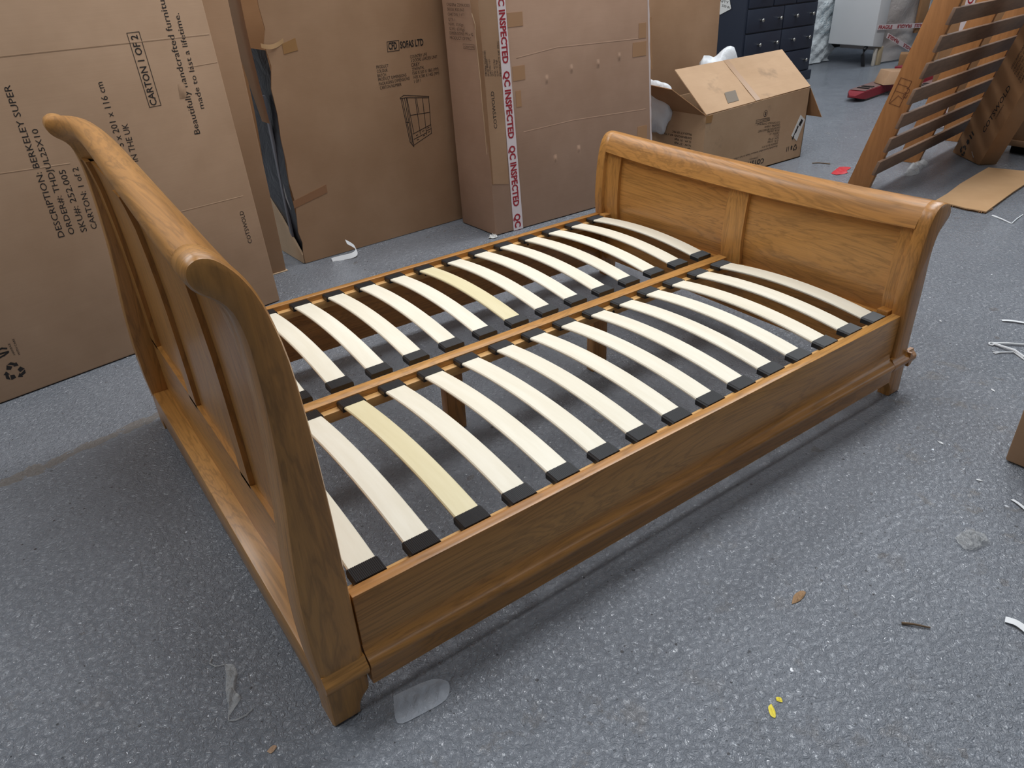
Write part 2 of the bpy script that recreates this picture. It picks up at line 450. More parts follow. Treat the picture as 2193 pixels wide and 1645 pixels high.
for y0, y1 in ((-.043, .030), (1.446, 1.518)):
    rounded_prism(B_ := B(), HPOST, y0, y1, 0.013, None, .013 if y0 < 0 else .002, .013 if y0 > 1 else .002); B_.done('post', OAK[2], hb, 0.7)
bb = B(); rings = []
for i in range(33):
    y = HY0 + (HY1 - HY0) * (i / 32) ** .8; s = arch(y)
    rings.append([(x + 0.058 * s, y, z + 0.010 * s) for x, z in ROLL])
bb.loft(rings); bb.done('top_rail', OAK[1], hb, 0.8)
for y0, y1 in ((.025, .110), (.425, .500), (.889, .972), (1.362, 1.450)):
    infill(-.047, -.012, y0, y1, .34, htop, 2, 22, 'stile', OAK[2], hb)
infill(-.047, -.010, .025, 1.450, .12, .352, 2, 8, 'bottom_rail', OAK[1], hb)
B().box(-.101, -.006, .028, 1.448, .045, .150, .004).done('base_board', OAK[1], hb)
# plinth mouldings on the outer faces of the headboard posts
MOULD = [(0, .165), (-.003, .157), (-.008, .152), (-.013, .148), (-.016, .142), (-.016, .134), (-.013, .126), (-.008, .118), (0, .112)]
RMOULD = [(0, .182), (-.002, .172), (-.006, .163), (-.012, .157), (-.019, .153), (-.025, .150), (-.028, .145), (-.029, .138), (-.027, .131), (-.024, .126), (-.022, .120), (-.022, .080)]
def moulding(name, x0, x1, yf, parent, s=1, lower=None):
    bb = B(); r = []
    prof = list(lower or MOULD)
    for x in (x0, x1): r.append([(x, yf + s * py, pz) for py, pz in prof] + [(x, yf + s * .012, prof[-1][1]), (x, yf + s * .012, prof[0][1])])
    bb.loft(r); return bb.done(name, OAK[0], parent, 0.7)
moulding('plinth_moulding', -.101, -.003, -.043, hb)
moulding('plinth_moulding', -.101, -.003, 1.518, hb, -1)

# footboard
fcurve = [(2.008, .10), (2.008, .25), (2.002, .33), (1.997, .38), (1.999, .45), (2.006, .54), (2.016, .60), (2.029, .645), (2.046, .674), (2.066, .688), (2.09, .691), (2.114, .685), (2.133, .671), (2.142, .653), (2.138, .634), (2.118, .614), (2.096, .590), (2.085, .548), (2.083, .50), (2.086, .44), (2.088, .366), (2.089, .25), (2.093, .14)]
FPOST = [(2.037, 0), (2.034, .027), (2.026, .044), (2.014, .057), (2.008, .068)] + [tuple(v) for v in catmull(fcurve, 2)] + [(2.100, .10), (2.101, 0)]
FFRONT = [(0, 2.010), (.25, 2.008), (.33, 2.002), (.38, 1.997), (.45, 1.999), (.54, 2.006), (.60, 2.016), (.645, 2.029), (.7, 2.05)]
FY0, FY1 = .001, 1.462
fb = infill(.034, .046, -.003, 1.47, .10, .64, 2, 16, 'footboard', OAK[1], bed, FFRONT)
for y0, y1 in ((-.043, .003), (1.460, 1.512)):
    rounded_prism(B_ := B(), FPOST, y0, y1, 0.010, None, .010 if y0 < 0 else .002, .010 if y0 > 1 else .002); B_.done('post', OAK[2], fb, 0.7)
FROLL = [(2.016, .615), (2.029, .645), (2.046, .674), (2.066, .688), (2.09, .691), (2.114, .685), (2.133, .671), (2.142, .653), (2.138, .634), (2.118, .614), (2.085, .604), (2.05, .602)]
FROLL = [tuple(v) for v in catmull(FROLL + [FROLL[0]], 3)][:-1]
bb = B(); rings = []
for i in range(25):
    y = FY0 + (FY1 - FY0) * i / 24; s = 1 - abs(2 * i / 24 - 1) ** 2.2
    rings.append([(x - .004 * s, y, z - s * (.010 + .012 * max(0.0, (.66 - z) / .06))) for x, z in FROLL])
bb.loft(rings); bb.done('top_rail', OAK[1], fb, 0.8)
for y0, y1, nm in ((.0, .052, 'stile'), (.655, .752, 'stile'), (1.372, 1.463, 'stile')):
    infill(.018, .050, y0, y1, .12, .625, 2, 14, nm, OAK[2], fb, FFRONT)
infill(.016, .056, -.002, 1.464, .10, .30, 2, 6, 'bottom_rail', OAK[1], fb, FFRONT)
for y0 in (.006, 1.418): B().box(1.985, 2.022, y0, y0 + .04, .27, .331, .003).done('corner_block', OAK[0], fb)
moulding('plinth_moulding', 1.994, 2.128, -.043, fb)
moulding('plinth_moulding', 1.994, 2.128, 1.512, fb, -1)
bb = B(); r = [[(2.093 - py, y, pz) for py, pz in MOULD] + [(2.085, y, .112), (2.085, y, .165)] for y in (-.058, 1.527)]
bb.loft(r); bb.done('plinth_moulding', OAK[1], fb, 0.7)

# side rails, each with its ledge and moulding
for yo, yi, s in ((-.030, 0.0, 1), (1.505, 1.475, -1)):
    rl = B().box(.001, 2.006, min(yo, yi), max(yo, yi), .082, .323, .0025).done('side_rail', OAK[0], bed)
    moulding('plinth_moulding', .0005, 1.992, yo, rl, s, RMOULD)
    B().box(.004, 1.995, min(yi, yi + s * .026), max(yi, yi + s * .026), .272, .3035, .002).done('ledge', PINE, rl)
    for x in (.50, 1.02, 1.55):
        bb = B(); bb.loft([[(x + math.cos(2 * math.pi * k / 10) * q, yi + s * yy, .287 + math.sin(2 * math.pi * k / 10) * q) for k in range(10)] for q, yy in ((.005, .0255), (.005, .0266))]); bb.done('screw_hole', HOLE, rl)
cr = B().box(-.002, 2.004, .703, .747, .262, .323, .003).done('centre_rail', OAK[0], bed)
for y0, y1 in ((.677, .703), (.747, .773)): B().box(.004, 1.997, y0, y1, .272, .3035, .002).done('ledge', PINE, cr)
for x, y in ((.19, .6765), (1.03, .6765), (1.36, .6765), (.62, .6765)):
    bb = B(); bb.loft([[(x + math.cos(2 * math.pi * k / 10) * .006, yy, .287 + math.sin(2 * math.pi * k / 10) * .006) for k in range(10)] for yy in (.6769, .6758)]); bb.done('screw_hole', HOLE, cr)
for x in (.690, 1.345):
    B().box(x, x + .070, .765, .835 - .03, 0, .273, .004).done('support_leg', OAK[2], cr)

# bowed slats with ribbed caps: one of each, then copies
SL, SWD = 0.698, 0.066
def slat_mesh():
    bb = B(); rings = []
    for i in range(15):
        u = i / 14; y = .014 + (SL - .028) * u
        z = .3100 + .027 * (1 - (2 * u - 1) ** 2)
        h = SWD / 2
        rings.append([(-h, y, z), (-h + .003, y, z - .003), (h - .003, y, z - .003), (h, y, z), (h, y, z + .004), (h - .003, y, z + .007), (-h + .003, y, z + .007), (-h, y, z + .004)])
    bb.loft(rings); return bb
def cap_mesh(y0, s):
    """plastic end holder: a flat sleeve with ridges across its top, peg below"""
    bb = B(); h = .0375
    ztop = lambda y: .3205 + .05 * abs(y - y0)
    n = 17; top = []
    y1 = y0 + s * .044
    for e, y in ((0, y0), (1, y1)):
        ring = [(-h, y, .3045), (h, y, .3045)]
        zt = ztop(y)
        ring.append((h, y, zt - .003)); ring.append((h - .003, y, zt))
        for k in range(2 * n - 1):
            x = (h - .004) - (2 * h - .008) * k / (2 * n - 2)
            ring.append((x, y, zt + (.0016 if k % 2 == 0 else 0.0002)))
        ring.append((-h + .003, y, zt)); ring.append((-h, y, zt - .003))
        top.append(ring)
    bb.loft(top)
    bb.box(-.022, .022, min(y0 + s * .004, y0 + s * .024), max(y0 + s * .004, y0 + s * .024), .3035, .305)
    return bb
s0 = slat_mesh().done('slat', BIRCH, bed, 0.6)
s0.location = (0, 0, 0)
base = wloc(bed)
# slat meshes were written in world coordinates about x = 0: shift their data back to x = 0 of their own
for v in s0.data.vertices: v.co += base
capA = cap_mesh(.002, 1).done('slat_cap', BLACKP, None, 0.35)
capB = cap_mesh(SL - .002, -1).done('slat_cap', BLACKP, None, 0.35)
for c in (capA, capB): c.parent = s0
yellow = {(0, 3), (1, 8)}
m2 = s0.data.copy(); m2.materials.clear(); m2.materials.append(BIRCH_Y)
first = True
for side, (yy, xo) in enumerate(((0.003, -.074), (.7745, -.0575))):
    for k in range(1, 16):
        x = k * .134 + xo
        if first: o, ca, cb = s0, capA, capB; first = False
        else:
            o = s0.copy(); ca = capA.copy(); cb = capB.copy()
            for q in (o, ca, cb): COL.objects.link(q)
            ca.parent = o; cb.parent = o
        if (side, k) in yellow: o.data = m2; o['label'] = 'yellower slat among the pale ones'
        o.location = Vector((x, yy, 0)) - base

# ------------------------------------------------------------------ cartons along the back
def face(O, ex, ey, n): return (O, ex, ey, n)
FC1 = face((-0.574, 2.051, 0.0), (0.9835, 0.1809, 0.0), (-0.0126, 0.0687, 0.9976), (0.1805, -0.9811, 0.0698))
FCFD = face((0.929, 2.669, 0.0), (0.9983, 0.059, 0.0), (0, 0, 1), (0.059, -0.9983, 0.0))
FQCF = face((1.959, 2.322, 0.0), (1, 0, 0), (0.0, 0.04, 0.9992), (0.0, -0.9992, 0.04))
FQCL = face((1.945, 2.656, 0.0), (0.0806, -0.9967, 0.0), (0, 0, 1), (-0.9967, -0.0806, 0.0))
FOC = face((3.553, 2.2, 0.0), (1, 0, 0), (0, 0, 1), (0, -1, 0))
TEXTS=[
  ('c1', 'DESCRIPTION: BERKELEY SUPER', 0.4342, 0.5503, 0.4466, 1.1006, 0.0217),
  ('c1', 'ORDER#: THDJUL25X10', 0.4722, 0.5508, 0.4798, 0.9454, 0.0201),
  ('c1', 'SKU#: 252.005', 0.5178, 0.5491, 0.5197, 0.7894, 0.0222),
  ('c1', 'CARTON: 1 of 2', 0.557, 0.5494, 0.5661, 0.7881, 0.0209),
  ('c1', '5 x 201 x 116 cm', 0.7568, 0.8291, 0.7544, 1.0688, 0.024),
  ('c1', 'IN THE UK', 0.7917, 0.7637, 0.7963, 0.9095, 0.0231),
  ('c1', 'CARTON 1 OF 2', 0.9324, 0.957, 0.9356, 1.2143, 0.0257),
  ('c1', 'Beautifully handcrafted furnitu', 1.0733, 0.82, 1.0798, 1.3243, 0.0248),
  ('c1', 'made to last a lifetime.', 1.1204, 0.9141, 1.1228, 1.2753, 0.0218),
  ('c1', 'COTSWOLD', 1.1713, 0.314, 1.1688, 0.465, 0.0185),
  ('c1', 'HANDLE', 0.1173, 0.1691, 0.1159, 0.2183, 0.007),
  ('c1', 'WITH CARE', 0.1327, 0.1616, 0.1354, 0.2304, 0.0071),
  ('cfd', 'CFD', 0.6791, 1.0049, 0.7314, 1.0045, 0.0326),
  ('cfd', 'SOFAS LTD', 0.7511, 1.0044, 0.8986, 1.0051, 0.0318),
  ('cfd', 'PRODUCT', 0.5929, 0.9225, 0.6654, 0.9218, 0.0149),
  ('cfd', 'COLOUR', 0.592, 0.9022, 0.6574, 0.9012, 0.015),
  ('cfd', 'BATCH', 0.5934, 0.8805, 0.6444, 0.8801, 0.0151),
  ('cfd', 'PRODUCT DIMENSIONS', 0.594, 0.8608, 0.7702, 0.8637, 0.0152),
  ('cfd', 'PACKAGING DIMENSIONS', 0.5954, 0.8389, 0.7879, 0.8444, 0.0153),
  ('cfd', 'CARTON NUMBER', 0.5983, 0.8186, 0.7327, 0.8211, 0.0154),
  ('cfd', 'COUNTRY LIFE', 0.8059, 0.9492, 0.9139, 0.9514, 0.0153),
  ('cfd', '3 DOORS LARDER UNIT', 0.8072, 0.9303, 0.9798, 0.9322, 0.0153),
  ('cfd', '2TWVN/THL', 0.81, 0.885, 0.8879, 0.8889, 0.0156),
  ('cfd', '1500 X 550 X 1865 (MM)', 0.81, 0.8659, 0.9807, 0.8699, 0.0156),
  ('cfd', '1435 X 580 X 1405 (MM)', 0.8137, 0.8452, 0.9822, 0.8481, 0.0157),
  ('cfd', '1 OF 1', 0.8147, 0.8237, 0.8576, 0.8244, 0.0158),
  ('cfd', 'GREY', 0.8065, 0.9065, 0.8617, 0.9071, 0.0178),
  ('qcf', 'QC INSPECTED', 0.1256, 1.2611, 0.1292, 0.9111, 0.0348),
  ('qcf', 'QC INSPECTED', 0.1296, 0.8743, 0.1331, 0.5249, 0.0366),
  ('qcf', 'QC INSPECTED', 0.1335, 0.487, 0.137, 0.1436, 0.0384),
  ('qcf', 'QC INSPECTED', 0.1375, 0.0994, 0.1412, -0.2681, 0.0401),
  ('qcf', 'COTSWOLD', 0.0633, 0.5947, 0.0581, 0.7854, 0.0194),
  ('qcf', 'DESCRIPTION: COTSWOLD', 0.0068, 0.8666, 0.0105, 0.9855, 0.0103),
  ('qcf', 'ORDER#: ZSMAX2001', 0.0222, 0.8648, 0.0259, 0.9859, 0.0103),
  ('qcf', 'SKU#: 800.003', 0.0377, 0.863, 0.0323, 0.9475, 0.0103),
  ('qcf', 'CARTON: 1 of 1', 0.0523, 0.8613, 0.0492, 0.9444, 0.0104),
  ('qcf', 'QTY: 1', 0.0653, 0.8598, 0.0637, 0.888, 0.0104),
  ('qcf', 'N.W.: 42.2 Kgs', 0.081, 0.8579, 0.0782, 0.9394, 0.0105),
  ('qcf', 'G.W.: 51 Kgs', 0.0967, 0.8561, 0.0934, 0.9345, 0.0106),
  ('qcf', 'PRODUCT OF PRC', 0.1142, 0.854, 0.1122, 1.0241, 0.0106),
  ('qcl', 'ORDER#: ZSMAX2001', 0.0526, 1.191, 0.2524, 1.1884, 0.0136),
  ('qcl', 'SKU#: 820.563', 0.0539, 1.1687, 0.2001, 1.1679, 0.0136),
  ('qcl', 'CARTON: 1 of 1', 0.055, 1.1445, 0.196, 1.1458, 0.0138),
  ('qcl', 'QTY: 1', 0.0546, 1.1202, 0.1135, 1.1209, 0.0138),
  ('qcl', 'N.W.: 53 Kgs', 0.0545, 1.0982, 0.1829, 1.0978, 0.0139),
  ('qcl', 'G.W.: 63 Kgs', 0.0559, 1.0762, 0.1904, 1.0757, 0.0139),
  ('qcl', 'DIMENSIONS: 99 x 42', 0.0559, 1.0547, 0.2603, 1.0553, 0.0141),
  ('qcl', 'PRODUCT OF PRC', 0.0542, 1.0314, 0.2405, 1.0328, 0.0142),
  ('qcl', 'CARTON', 0.1777, 0.9954, 0.259, 0.9965, 0.0107),
  ('oc', 'COTSWOLD', 0.658, 0.0696, 0.3628, 0.0785, 0.0337),
  ('oc', 'COTSWOLD COMPANY', 0.7843, 0.3029, 0.5266, 0.3265, 0.0126),
  ('oc', 'ORDER#: 250641', 0.7883, 0.2853, 0.6177, 0.296, 0.0128),
  ('oc', 'DESCRIPTION: BEDSIDE CHEST', 0.7923, 0.2677, 0.5485, 0.2763, 0.0131),
  ('oc', 'SKU#: 220.004', 0.7904, 0.2478, 0.6564, 0.2579, 0.0129),
  ('oc', 'CARTON: 1 of 1', 0.7918, 0.2304, 0.6796, 0.2365, 0.0131),
  ('oc', 'QTY: 1', 0.792, 0.2124, 0.747, 0.2149, 0.0132),
  ('oc', 'N.W.: 27 Kgs', 0.7921, 0.1951, 0.6772, 0.2004, 0.0132),
  ('oc', 'G.W.: 31 Kgs', 0.7936, 0.1767, 0.6722, 0.1825, 0.0133),
  ('oc', 'DIMENSIONS: 60 x 45 x 47 cm', 0.791, 0.1597, 0.6151, 0.1576, 0.0137),
  ('oc', 'Beautifully handcrafted furniture made to last a lifetime', 0.7895, 0.1378, 0.2958, 0.1262, 0.0122),
  ('oc', 'COMPANY', 0.5823, 0.0925, 0.4923, 0.0943, 0.0099),
]

def printed(faces, key, parent, mat, skip=(), bold=None, extra=None, name='printed_text', only=None, lift=0.0008):
    p = Print(faces, lift)
    for k, s, s0, t0, s1, t1, h in TEXTS:
        if k != key or s in skip or (only and s not in only): continue
        p.text(s, s0, t0, s1, t1, h, (bold or {}).get(s, 0.0))
    if extra: extra(p)
    return p.done(parent, mat, name)
def slab(fc, s0, s1, t0, t1, d, bev=.006):
    """a block behind a face: from (s0, t0) to (s1, t1), d thick"""
    O, X, Y, N = (Vector(v) for v in fc)
    P = lambda s, t, k: O + X * s + Y * t - N * k
    return B().hexa([P(s0, t0, 0), P(s1, t0, 0), P(s1, t0, d), P(s0, t0, d), P(s0, t1, 0), P(s1, t1, 0), P(s1, t1, d), P(s0, t1, d)], bev)
def sheet(fc, pts, lift, mat, name, parent, thick=.0012):
    O, X, Y, N = (Vector(v) for v in fc)
    P = lambda s, t, k: O + X * s + Y * t + N * k
    bb = B(); bb.loft([[P(s, t, lift) for s, t in pts], [P(s, t, lift + thick) for s, t in pts]])
    return bb.done(name, mat, parent, 0.4)
def crease(fc, pts, parent, w=.004, name='crease'):
    O, X, Y, N = (Vector(v) for v in fc)
    bb = B()
    for (a, c), (d, e) in zip(pts, pts[1:]):
        q = Vector((d - a, e - c)); L = q.length; q /= L; n = Vector((-q.y, q.x)) * w
        P = lambda s, t, k: O + X * s + Y * t + N * k
        A, Bq = Vector((a, c)), Vector((d, e))
        bb.loft([[P(*(v - n), .0002), P(*v, .0009), P(*(v + n), .0002)] for v in (A, Bq)])
    return bb

# the big leaning carton at the left
c1 = thing('carton', (-.1, 2.3, 0), 'big leaning flat carton with CARTON 1 OF 2 and upright black text, behind the headboard', 'carton', 'tall cartons standing along the back')
slab(FC1, -.85, 1.2345, .004, 1.62, .20, .006).done('box_body', CB1, c1)
def ex1(p):
    p.line([(.8993, 1.2235), (.9466, 1.2238), (.9466, .9535), (.8994, .9529)], .0022, True)
    p.recycle((.0905, .1075), .036, .35)
    for pts in ([(.066, .206), (.085, .2085), (.098, .203)], [(.066, .19), (.082, .190), (.099, .189)], [(.066, .177), (.082, .180), (.097, .186)]): p.line(pts, .0065)
    p.ring((.052, .194), .014, .006)
printed(FC1, 'c1', c1, INK, bold={'CARTON 1 OF 2': .012}, extra=ex1)
bb = crease(FC1, [(-.85, 1.19), (.45, 1.192), (1.225, 1.188)], c1); bb.done('crease', CB1, c1, 0.2)
crease(FC1, [(-.85, .825), (.31, .819), (.545, .806)], c1, .003).done('crease', CB1, c1, 0.2)
crease(FC1, [(1.10, 1.077), (1.228, 1.081)], c1, .003).done('crease', CB1, c1, 0.2)
crease(FC1, [(.881, .530), (1.186, .527)], c1, .003).done('crease', CB1, c1, 0.2)
O, X, Y, N = (Vector(v) for v in FC1)
bb = B(); bb.grid(lambda u, v: O + X * (1.03 + .03 * u + .008 * v) + Y * (.965 + .055 * v) + N * (.0006 + .004 * math.sin(math.pi * u) * math.sin(math.pi * v)), 6, 6); bb.done('dent', CB1, c1)

c2 = thing('carton', (.2, 2.8, 0), 'plain brown upright carton showing as a strip right behind the CARTON 1 OF 2 carton', 'carton', 'tall cartons standing along the back')
B().hexa([(-.75, 2.52, .005), (.812, 2.640, .005), (.80, 2.80, .005), (-.76, 2.68, .005), (-.75, 2.53, 1.75), (.812, 2.645, 1.75), (.80, 2.80, 1.75), (-.76, 2.68, 1.75)], .008).done('box_body', CB2, c2)
B().hexa([(.70, 2.626, .001), (.818, 2.636, .001), (.806, 2.79, .001), (.69, 2.78, .001), (.70, 2.626, .006), (.818, 2.636, .006), (.806, 2.79, .006), (.69, 2.78, .006)], .001).done('bottom_flap', CB_EDGE, c2)

# the carton with the black and grey film bulging from its torn left side
c3 = thing('carton', (1.5, 2.95, 0), 'tall brown carton printed CFD SOFAS LTD with a wardrobe drawing, torn open at left', 'carton', 'tall cartons standing along the back')
O, X, Y, N = (Vector(v) for v in FCFD)
P3 = lambda s, t, k=0.0: O + X * s + Y * t - N * k
jag = [(.002, .004), (.0, .06), (.008, .12), (-.004, .18), (.004, .26), (.010, .34), (.0, .45), (.006, .55), (.002, .66), (.010, .78), (.004, .90), (.026, 1.0), (.018, 1.06), (.012, 1.10), (.032, 1.16), (.022, 1.26), (.03, 1.40), (.03, 1.66)]
bb = B(); pts = jag + [(1.20, 1.66), (1.20, .004)]
bb.loft([[P3(s, t) for s, t in pts], [P3(s, t, .007) for s, t in pts]])
bb.done('box_body', CB2, c3, 0.4)
B().hexa([P3(1.184, .004, .008), P3(1.20, .004, .008), P3(1.20, .004, .50), P3(1.184, .004, .50), P3(1.184, 1.66, .008), P3(1.20, 1.66, .008), P3(1.20, 1.66, .50), P3(1.184, 1.66, .50)]).done('side_panel', CB2, c3)
B().hexa([P3(.03, .02, .49), P3(1.18, .02, .49), P3(1.18, .02, .50), P3(.03, .02, .50), P3(.03, 1.66, .49), P3(1.18, 1.66, .49), P3(1.18, 1.66, .50), P3(.03, 1.66, .50)]).done('back_panel', CB_DARK, c3)
# left side: carton flap torn away and folded back, film beneath
bb = B(); bb.grid(lambda u, v: P3(.012 + .012 * math.sin(7 * v + 2) - .006 * u, .02 + 1.05 * v, .010 + .30 * u + .014 * math.sin(9 * v) * u), 10, 30)
bb.done('polythene_lining', BLACK_FILM, c3)
B().hexa([P3(-.004, .10, .10), P3(-.004, .10, .125), P3(.008, .10, .125), P3(.008, .10, .10), P3(-.004, .86, .10), P3(-.004, .86, .125), P3(.008, .86, .125), P3(.008, .86, .10)], .002).done('grey_strip', flat('grey_film_strip', rgb(134, 136, 146), .4), c3)
def flap(u, v):
    return P3(-.03 - .02 * math.sin(3 * v), .74 + .92 * v, .02 + (.10 + .22 * v) * u)
bb = B(); bb.grid(flap, 5, 14); bb.done('torn_flap', CB2, c3)
bb = B(); bb.loft([[P3(-.006, .004, .01), P3(-.006, .004, .34), P3(.006, .004, .34), P3(.006, .004, .01)], [P3(-.004, .05, .01), P3(-.004, .34, .34), P3(.006, .34, .34), P3(.006, .05, .01)]]); bb.done('torn_flap', CB_EDGE, c3)
bb = B(); bb.tube([P3(-.012, .30, .02), P3(-.016, .36, .04), P3(-.012, .40, .055), P3(-.010, .43, .06)], [.001, .004, .003, .001]); bb.done('film_glint', CLEAR, c3)
bb = B(); bb.grid(lambda u, v: P3(-.01 + .12 * u, 1.085 + .02 * v - .05 * u + .06 * u * u, -.012 * (1 - u) - .003 - .004 * math.sin(6 * u)), 10, 4); bb.done('loose_tape', film('shiny_clear_tape', rgb(196, 160, 118), .08, .9, 5, .1), c3)
sheet(FCFD, [(.10, 1.045), (.175, 1.055), (.172, 1.11), (.10, 1.09)], .0003, TAPE_BROWN, 'packing_tape', c3)
sheet(FCFD, [(.0, .31), (.20, .352), (.20, .395), (.0, .348)], .0003, flat('faded_tape', rgb(150, 108, 76), .45), 'packing_tape', c3)
def ex3(p):
    q = [(.674, 1.0431), (.7457, 1.0438), (.7425, .996), (.6716, .9957)]
    p.line(q, .003, True)
    for l in [[(0.7138, 0.7596), (0.739, 0.7704), (0.9, 0.7425), (0.8955, 0.7362), (0.7501, 0.7565), (0.7146, 0.7566)], [(0.7191, 0.755), (0.7457, 0.5216)], [(0.7283, 0.7537), (0.7543, 0.512)], [(0.7415, 0.7548), (0.7634, 0.5063)], [(0.7534, 0.755), (0.7676, 0.4913)], [(0.7457, 0.5216), (0.7676, 0.4913)], [(0.7687, 0.4993), (0.8949, 0.5441)], [(0.8981, 0.7369), (0.8936, 0.5444)], [(0.81, 0.7472), (0.819, 0.5517)], [(0.8178, 0.7422), (0.8239, 0.667)], [(0.8568, 0.7416), (0.8603, 0.5407)], [(0.7719, 0.5606), (0.8955, 0.5919)], [(0.7741, 0.5309), (0.8617, 0.5527)], [(0.8617, 0.5629), (0.8954, 0.5696)], [(0.7695, 0.6615), (0.8948, 0.6584)], [(0.7577, 0.7516), (0.7767, 0.5689)], [(0.7362, 0.6302), (0.7524, 0.6247)], [(0.7912, 0.5483), (0.8016, 0.5516)], [(0.8343, 0.5644), (0.8459, 0.5665)], [(0.793, 0.5236), (0.8032, 0.5259)], [(0.8361, 0.5387), (0.8478, 0.5418)], [(0.871, 0.5766), (0.8826, 0.5788)], [(0.8719, 0.5531), (0.8823, 0.5554)]]: p.line(l, .0034)
printed(FCFD, 'cfd', c3, INK, bold={'CFD': .03, 'SOFAS LTD': .03, 'GREY': .0}, extra=ex3)

# the carton with the red QC tape
c4 = thing('carton', (2.5, 2.5, 0), 'tall pinkish brown carton with white and red QC INSPECTED tape down its corner', 'carton', 'tall cartons standing along the back')
B().hexa([(1.959, 2.322, .004), (3.232, 2.322, .004), (3.232, 2.70, .004), (1.945, 2.66, .004), (1.957, 2.384, 1.55), (3.145, 2.384, 1.55), (3.145, 2.72, 1.55), (1.925, 2.67, 1.55)], .006).done('box_body', CB3, c4)
FQL2 = ((1.9425, 2.656, 0.0), (0.0806, -0.9967, 0.0), (-.013, .01, 1.0), (-0.9967, -0.0806, 0.0))
slv = [(-.002, 1.50), (.002, 1.22), (.004, 1.10), (.0, .9), (.003, .7), (.001, .46), (.006, .30), (.115, .28), (.1191, .67), (.1146, 1.2134), (.112, 1.50)]
sheet(FQCF, slv, .0006, CB2, 'card_sleeve', c4, .002)
sheet(FQL2, [(.2563, 1.50), (.2563, 1.2192), (.262, 1.16), (.279, 1.07), (.2905, .8476), (.3011, .4621), (.315, .30), (.3365, .30), (.332, .7), (.322, 1.2), (.318, 1.5)], .0010, CB2, 'card_sleeve', c4, .002)
bb = B()
zz = [(.4621, .3011), (.6, .3), (.75, .294), (.8476, .2905), (.95, .286), (1.07, .2815), (1.11, .283), (1.16, .262)]
O2, X2, Y2, N2 = (Vector(v) for v in FQL2)
bb.tube([O2 + X2 * (x + .002 * math.sin(40 * t)) + Y2 * t + N2 * .004 for t, x in zz], .0022, 5); bb.done('torn_edge', CB_EDGE, c4)
tp = [(.1150, 1.45), (.1690, 1.45), (.1697, 1.2097), (.187, .4), (.1955, .004), (.1262, .004), (.121, .4), (.1146, 1.2134)]
sheet(FQCF, tp, .0030, WHITE_TAPE, 'qc_tape', c4, .0006)
printed(FQCF, 'qcf', c4, RED_INK, bold={'QC INSPECTED': .035}, only=('QC INSPECTED',), name='red_tape_print', lift=.0044)
printed(FQCF, 'qcf', c4, INK, skip=('QC INSPECTED',), lift=.0034)
def exq(p): p.line([(.1666, 1.0137), (.2629, 1.0137), (.2634, .9912), (.1683, .9908)], .0018, True)
printed(FQL2, 'qcl', c4, INK_SOFT, bold={}, extra=exq, lift=.0042)
for (a, c), (d, e) in (((.1762, 1.1492), (.2766, 1.0819)), ((.1907, .8905), (.2728, .8178)), ((1.1204, 1.0237), (1.18, .9423)), ((1.0732, .923), (1.185, .8446)), ((1.1216, .4383), (1.205, .3432)), ((.2025, .7669), (.2373, .6826))):
    sheet(FQCF, [(a, c), (d, c), (d, e), (a, e)], .0002, flat('tan_tape', rgb(172, 130, 92), .4), 'packing_tape', c4)
crease(FQCF, [(.22, .93), (.5, .955), (1.18, .94)], c4, .004).done('crease', CB3, c4, 0.2)
crease(FQCF, [(.24, .545), (.6, .555), (1.19, .535)], c4, .004).done('crease', CB3, c4, 0.2)
O, X, Y, N = (Vector(v) for v in FQCF)
for s, t in ((.42, .80), (.60, .835), (.80, .84), (.965, .86), (.46, .36), (.64, .385)):
    bb = B(); bb.grid(lambda u, v: O + X * (s + .03 * (u - .5)) + Y * (t + .05 * (v - .5)) + N * (.0003 + .0042 * (math.sin(math.pi * u) * math.sin(math.pi * v)) ** 2), 8, 8); bb.done('dent', CB3, c4)
bb = B(); rg = []
for i in range(46):
    t = .02 + 1.42 * i / 45; sx = 1.268 - .062 * t - .004
    rg.append([O + X * (sx + .004 + random.uniform(0, .006)) + Y * t + N * .001, O + X * (sx + .004 + random.uniform(0, .006)) + Y * t - N * .004, O + X * (sx - .006) + Y * t - N * .004, O + X * (sx - .006) + Y * t + N * .001])
bb.loft(rg); bb.done('torn_edge', flat('torn_paper_liner', rgb(214, 196, 190), .8), c4)
bb = B(); rg = []
for i in range(26):
    t = .76 + .29 * i / 25; sx = 1.268 - .062 * t
    rg.append([O + X * sx + Y * t - N * .002, O + X * (sx + .032 + random.uniform(-.004, .004)) + Y * t - N * .012, O + X * (sx + .032) + Y * t - N * .017, O + X * sx + Y * t - N * .008])
bb.loft(rg); bb.done('torn_flap', CB_DARK, c4)

# plain carton behind the open one
c5 = thing('carton', (4.0, 3.2, 0), 'plain tan carton standing behind the open carton and left of the navy chest', 'carton', 'tall cartons standing along the back')
B().hexa([(3.3, 3.0, .004), (4.565, 3.0, .004), (4.64, 3.35, .004), (3.3, 3.35, .004), (3.3, 3.0, 1.5), (4.53, 3.0, 1.5), (4.60, 3.35, 1.5), (3.3, 3.35, 1.5)], .008).done('box_body', CB2, c5)

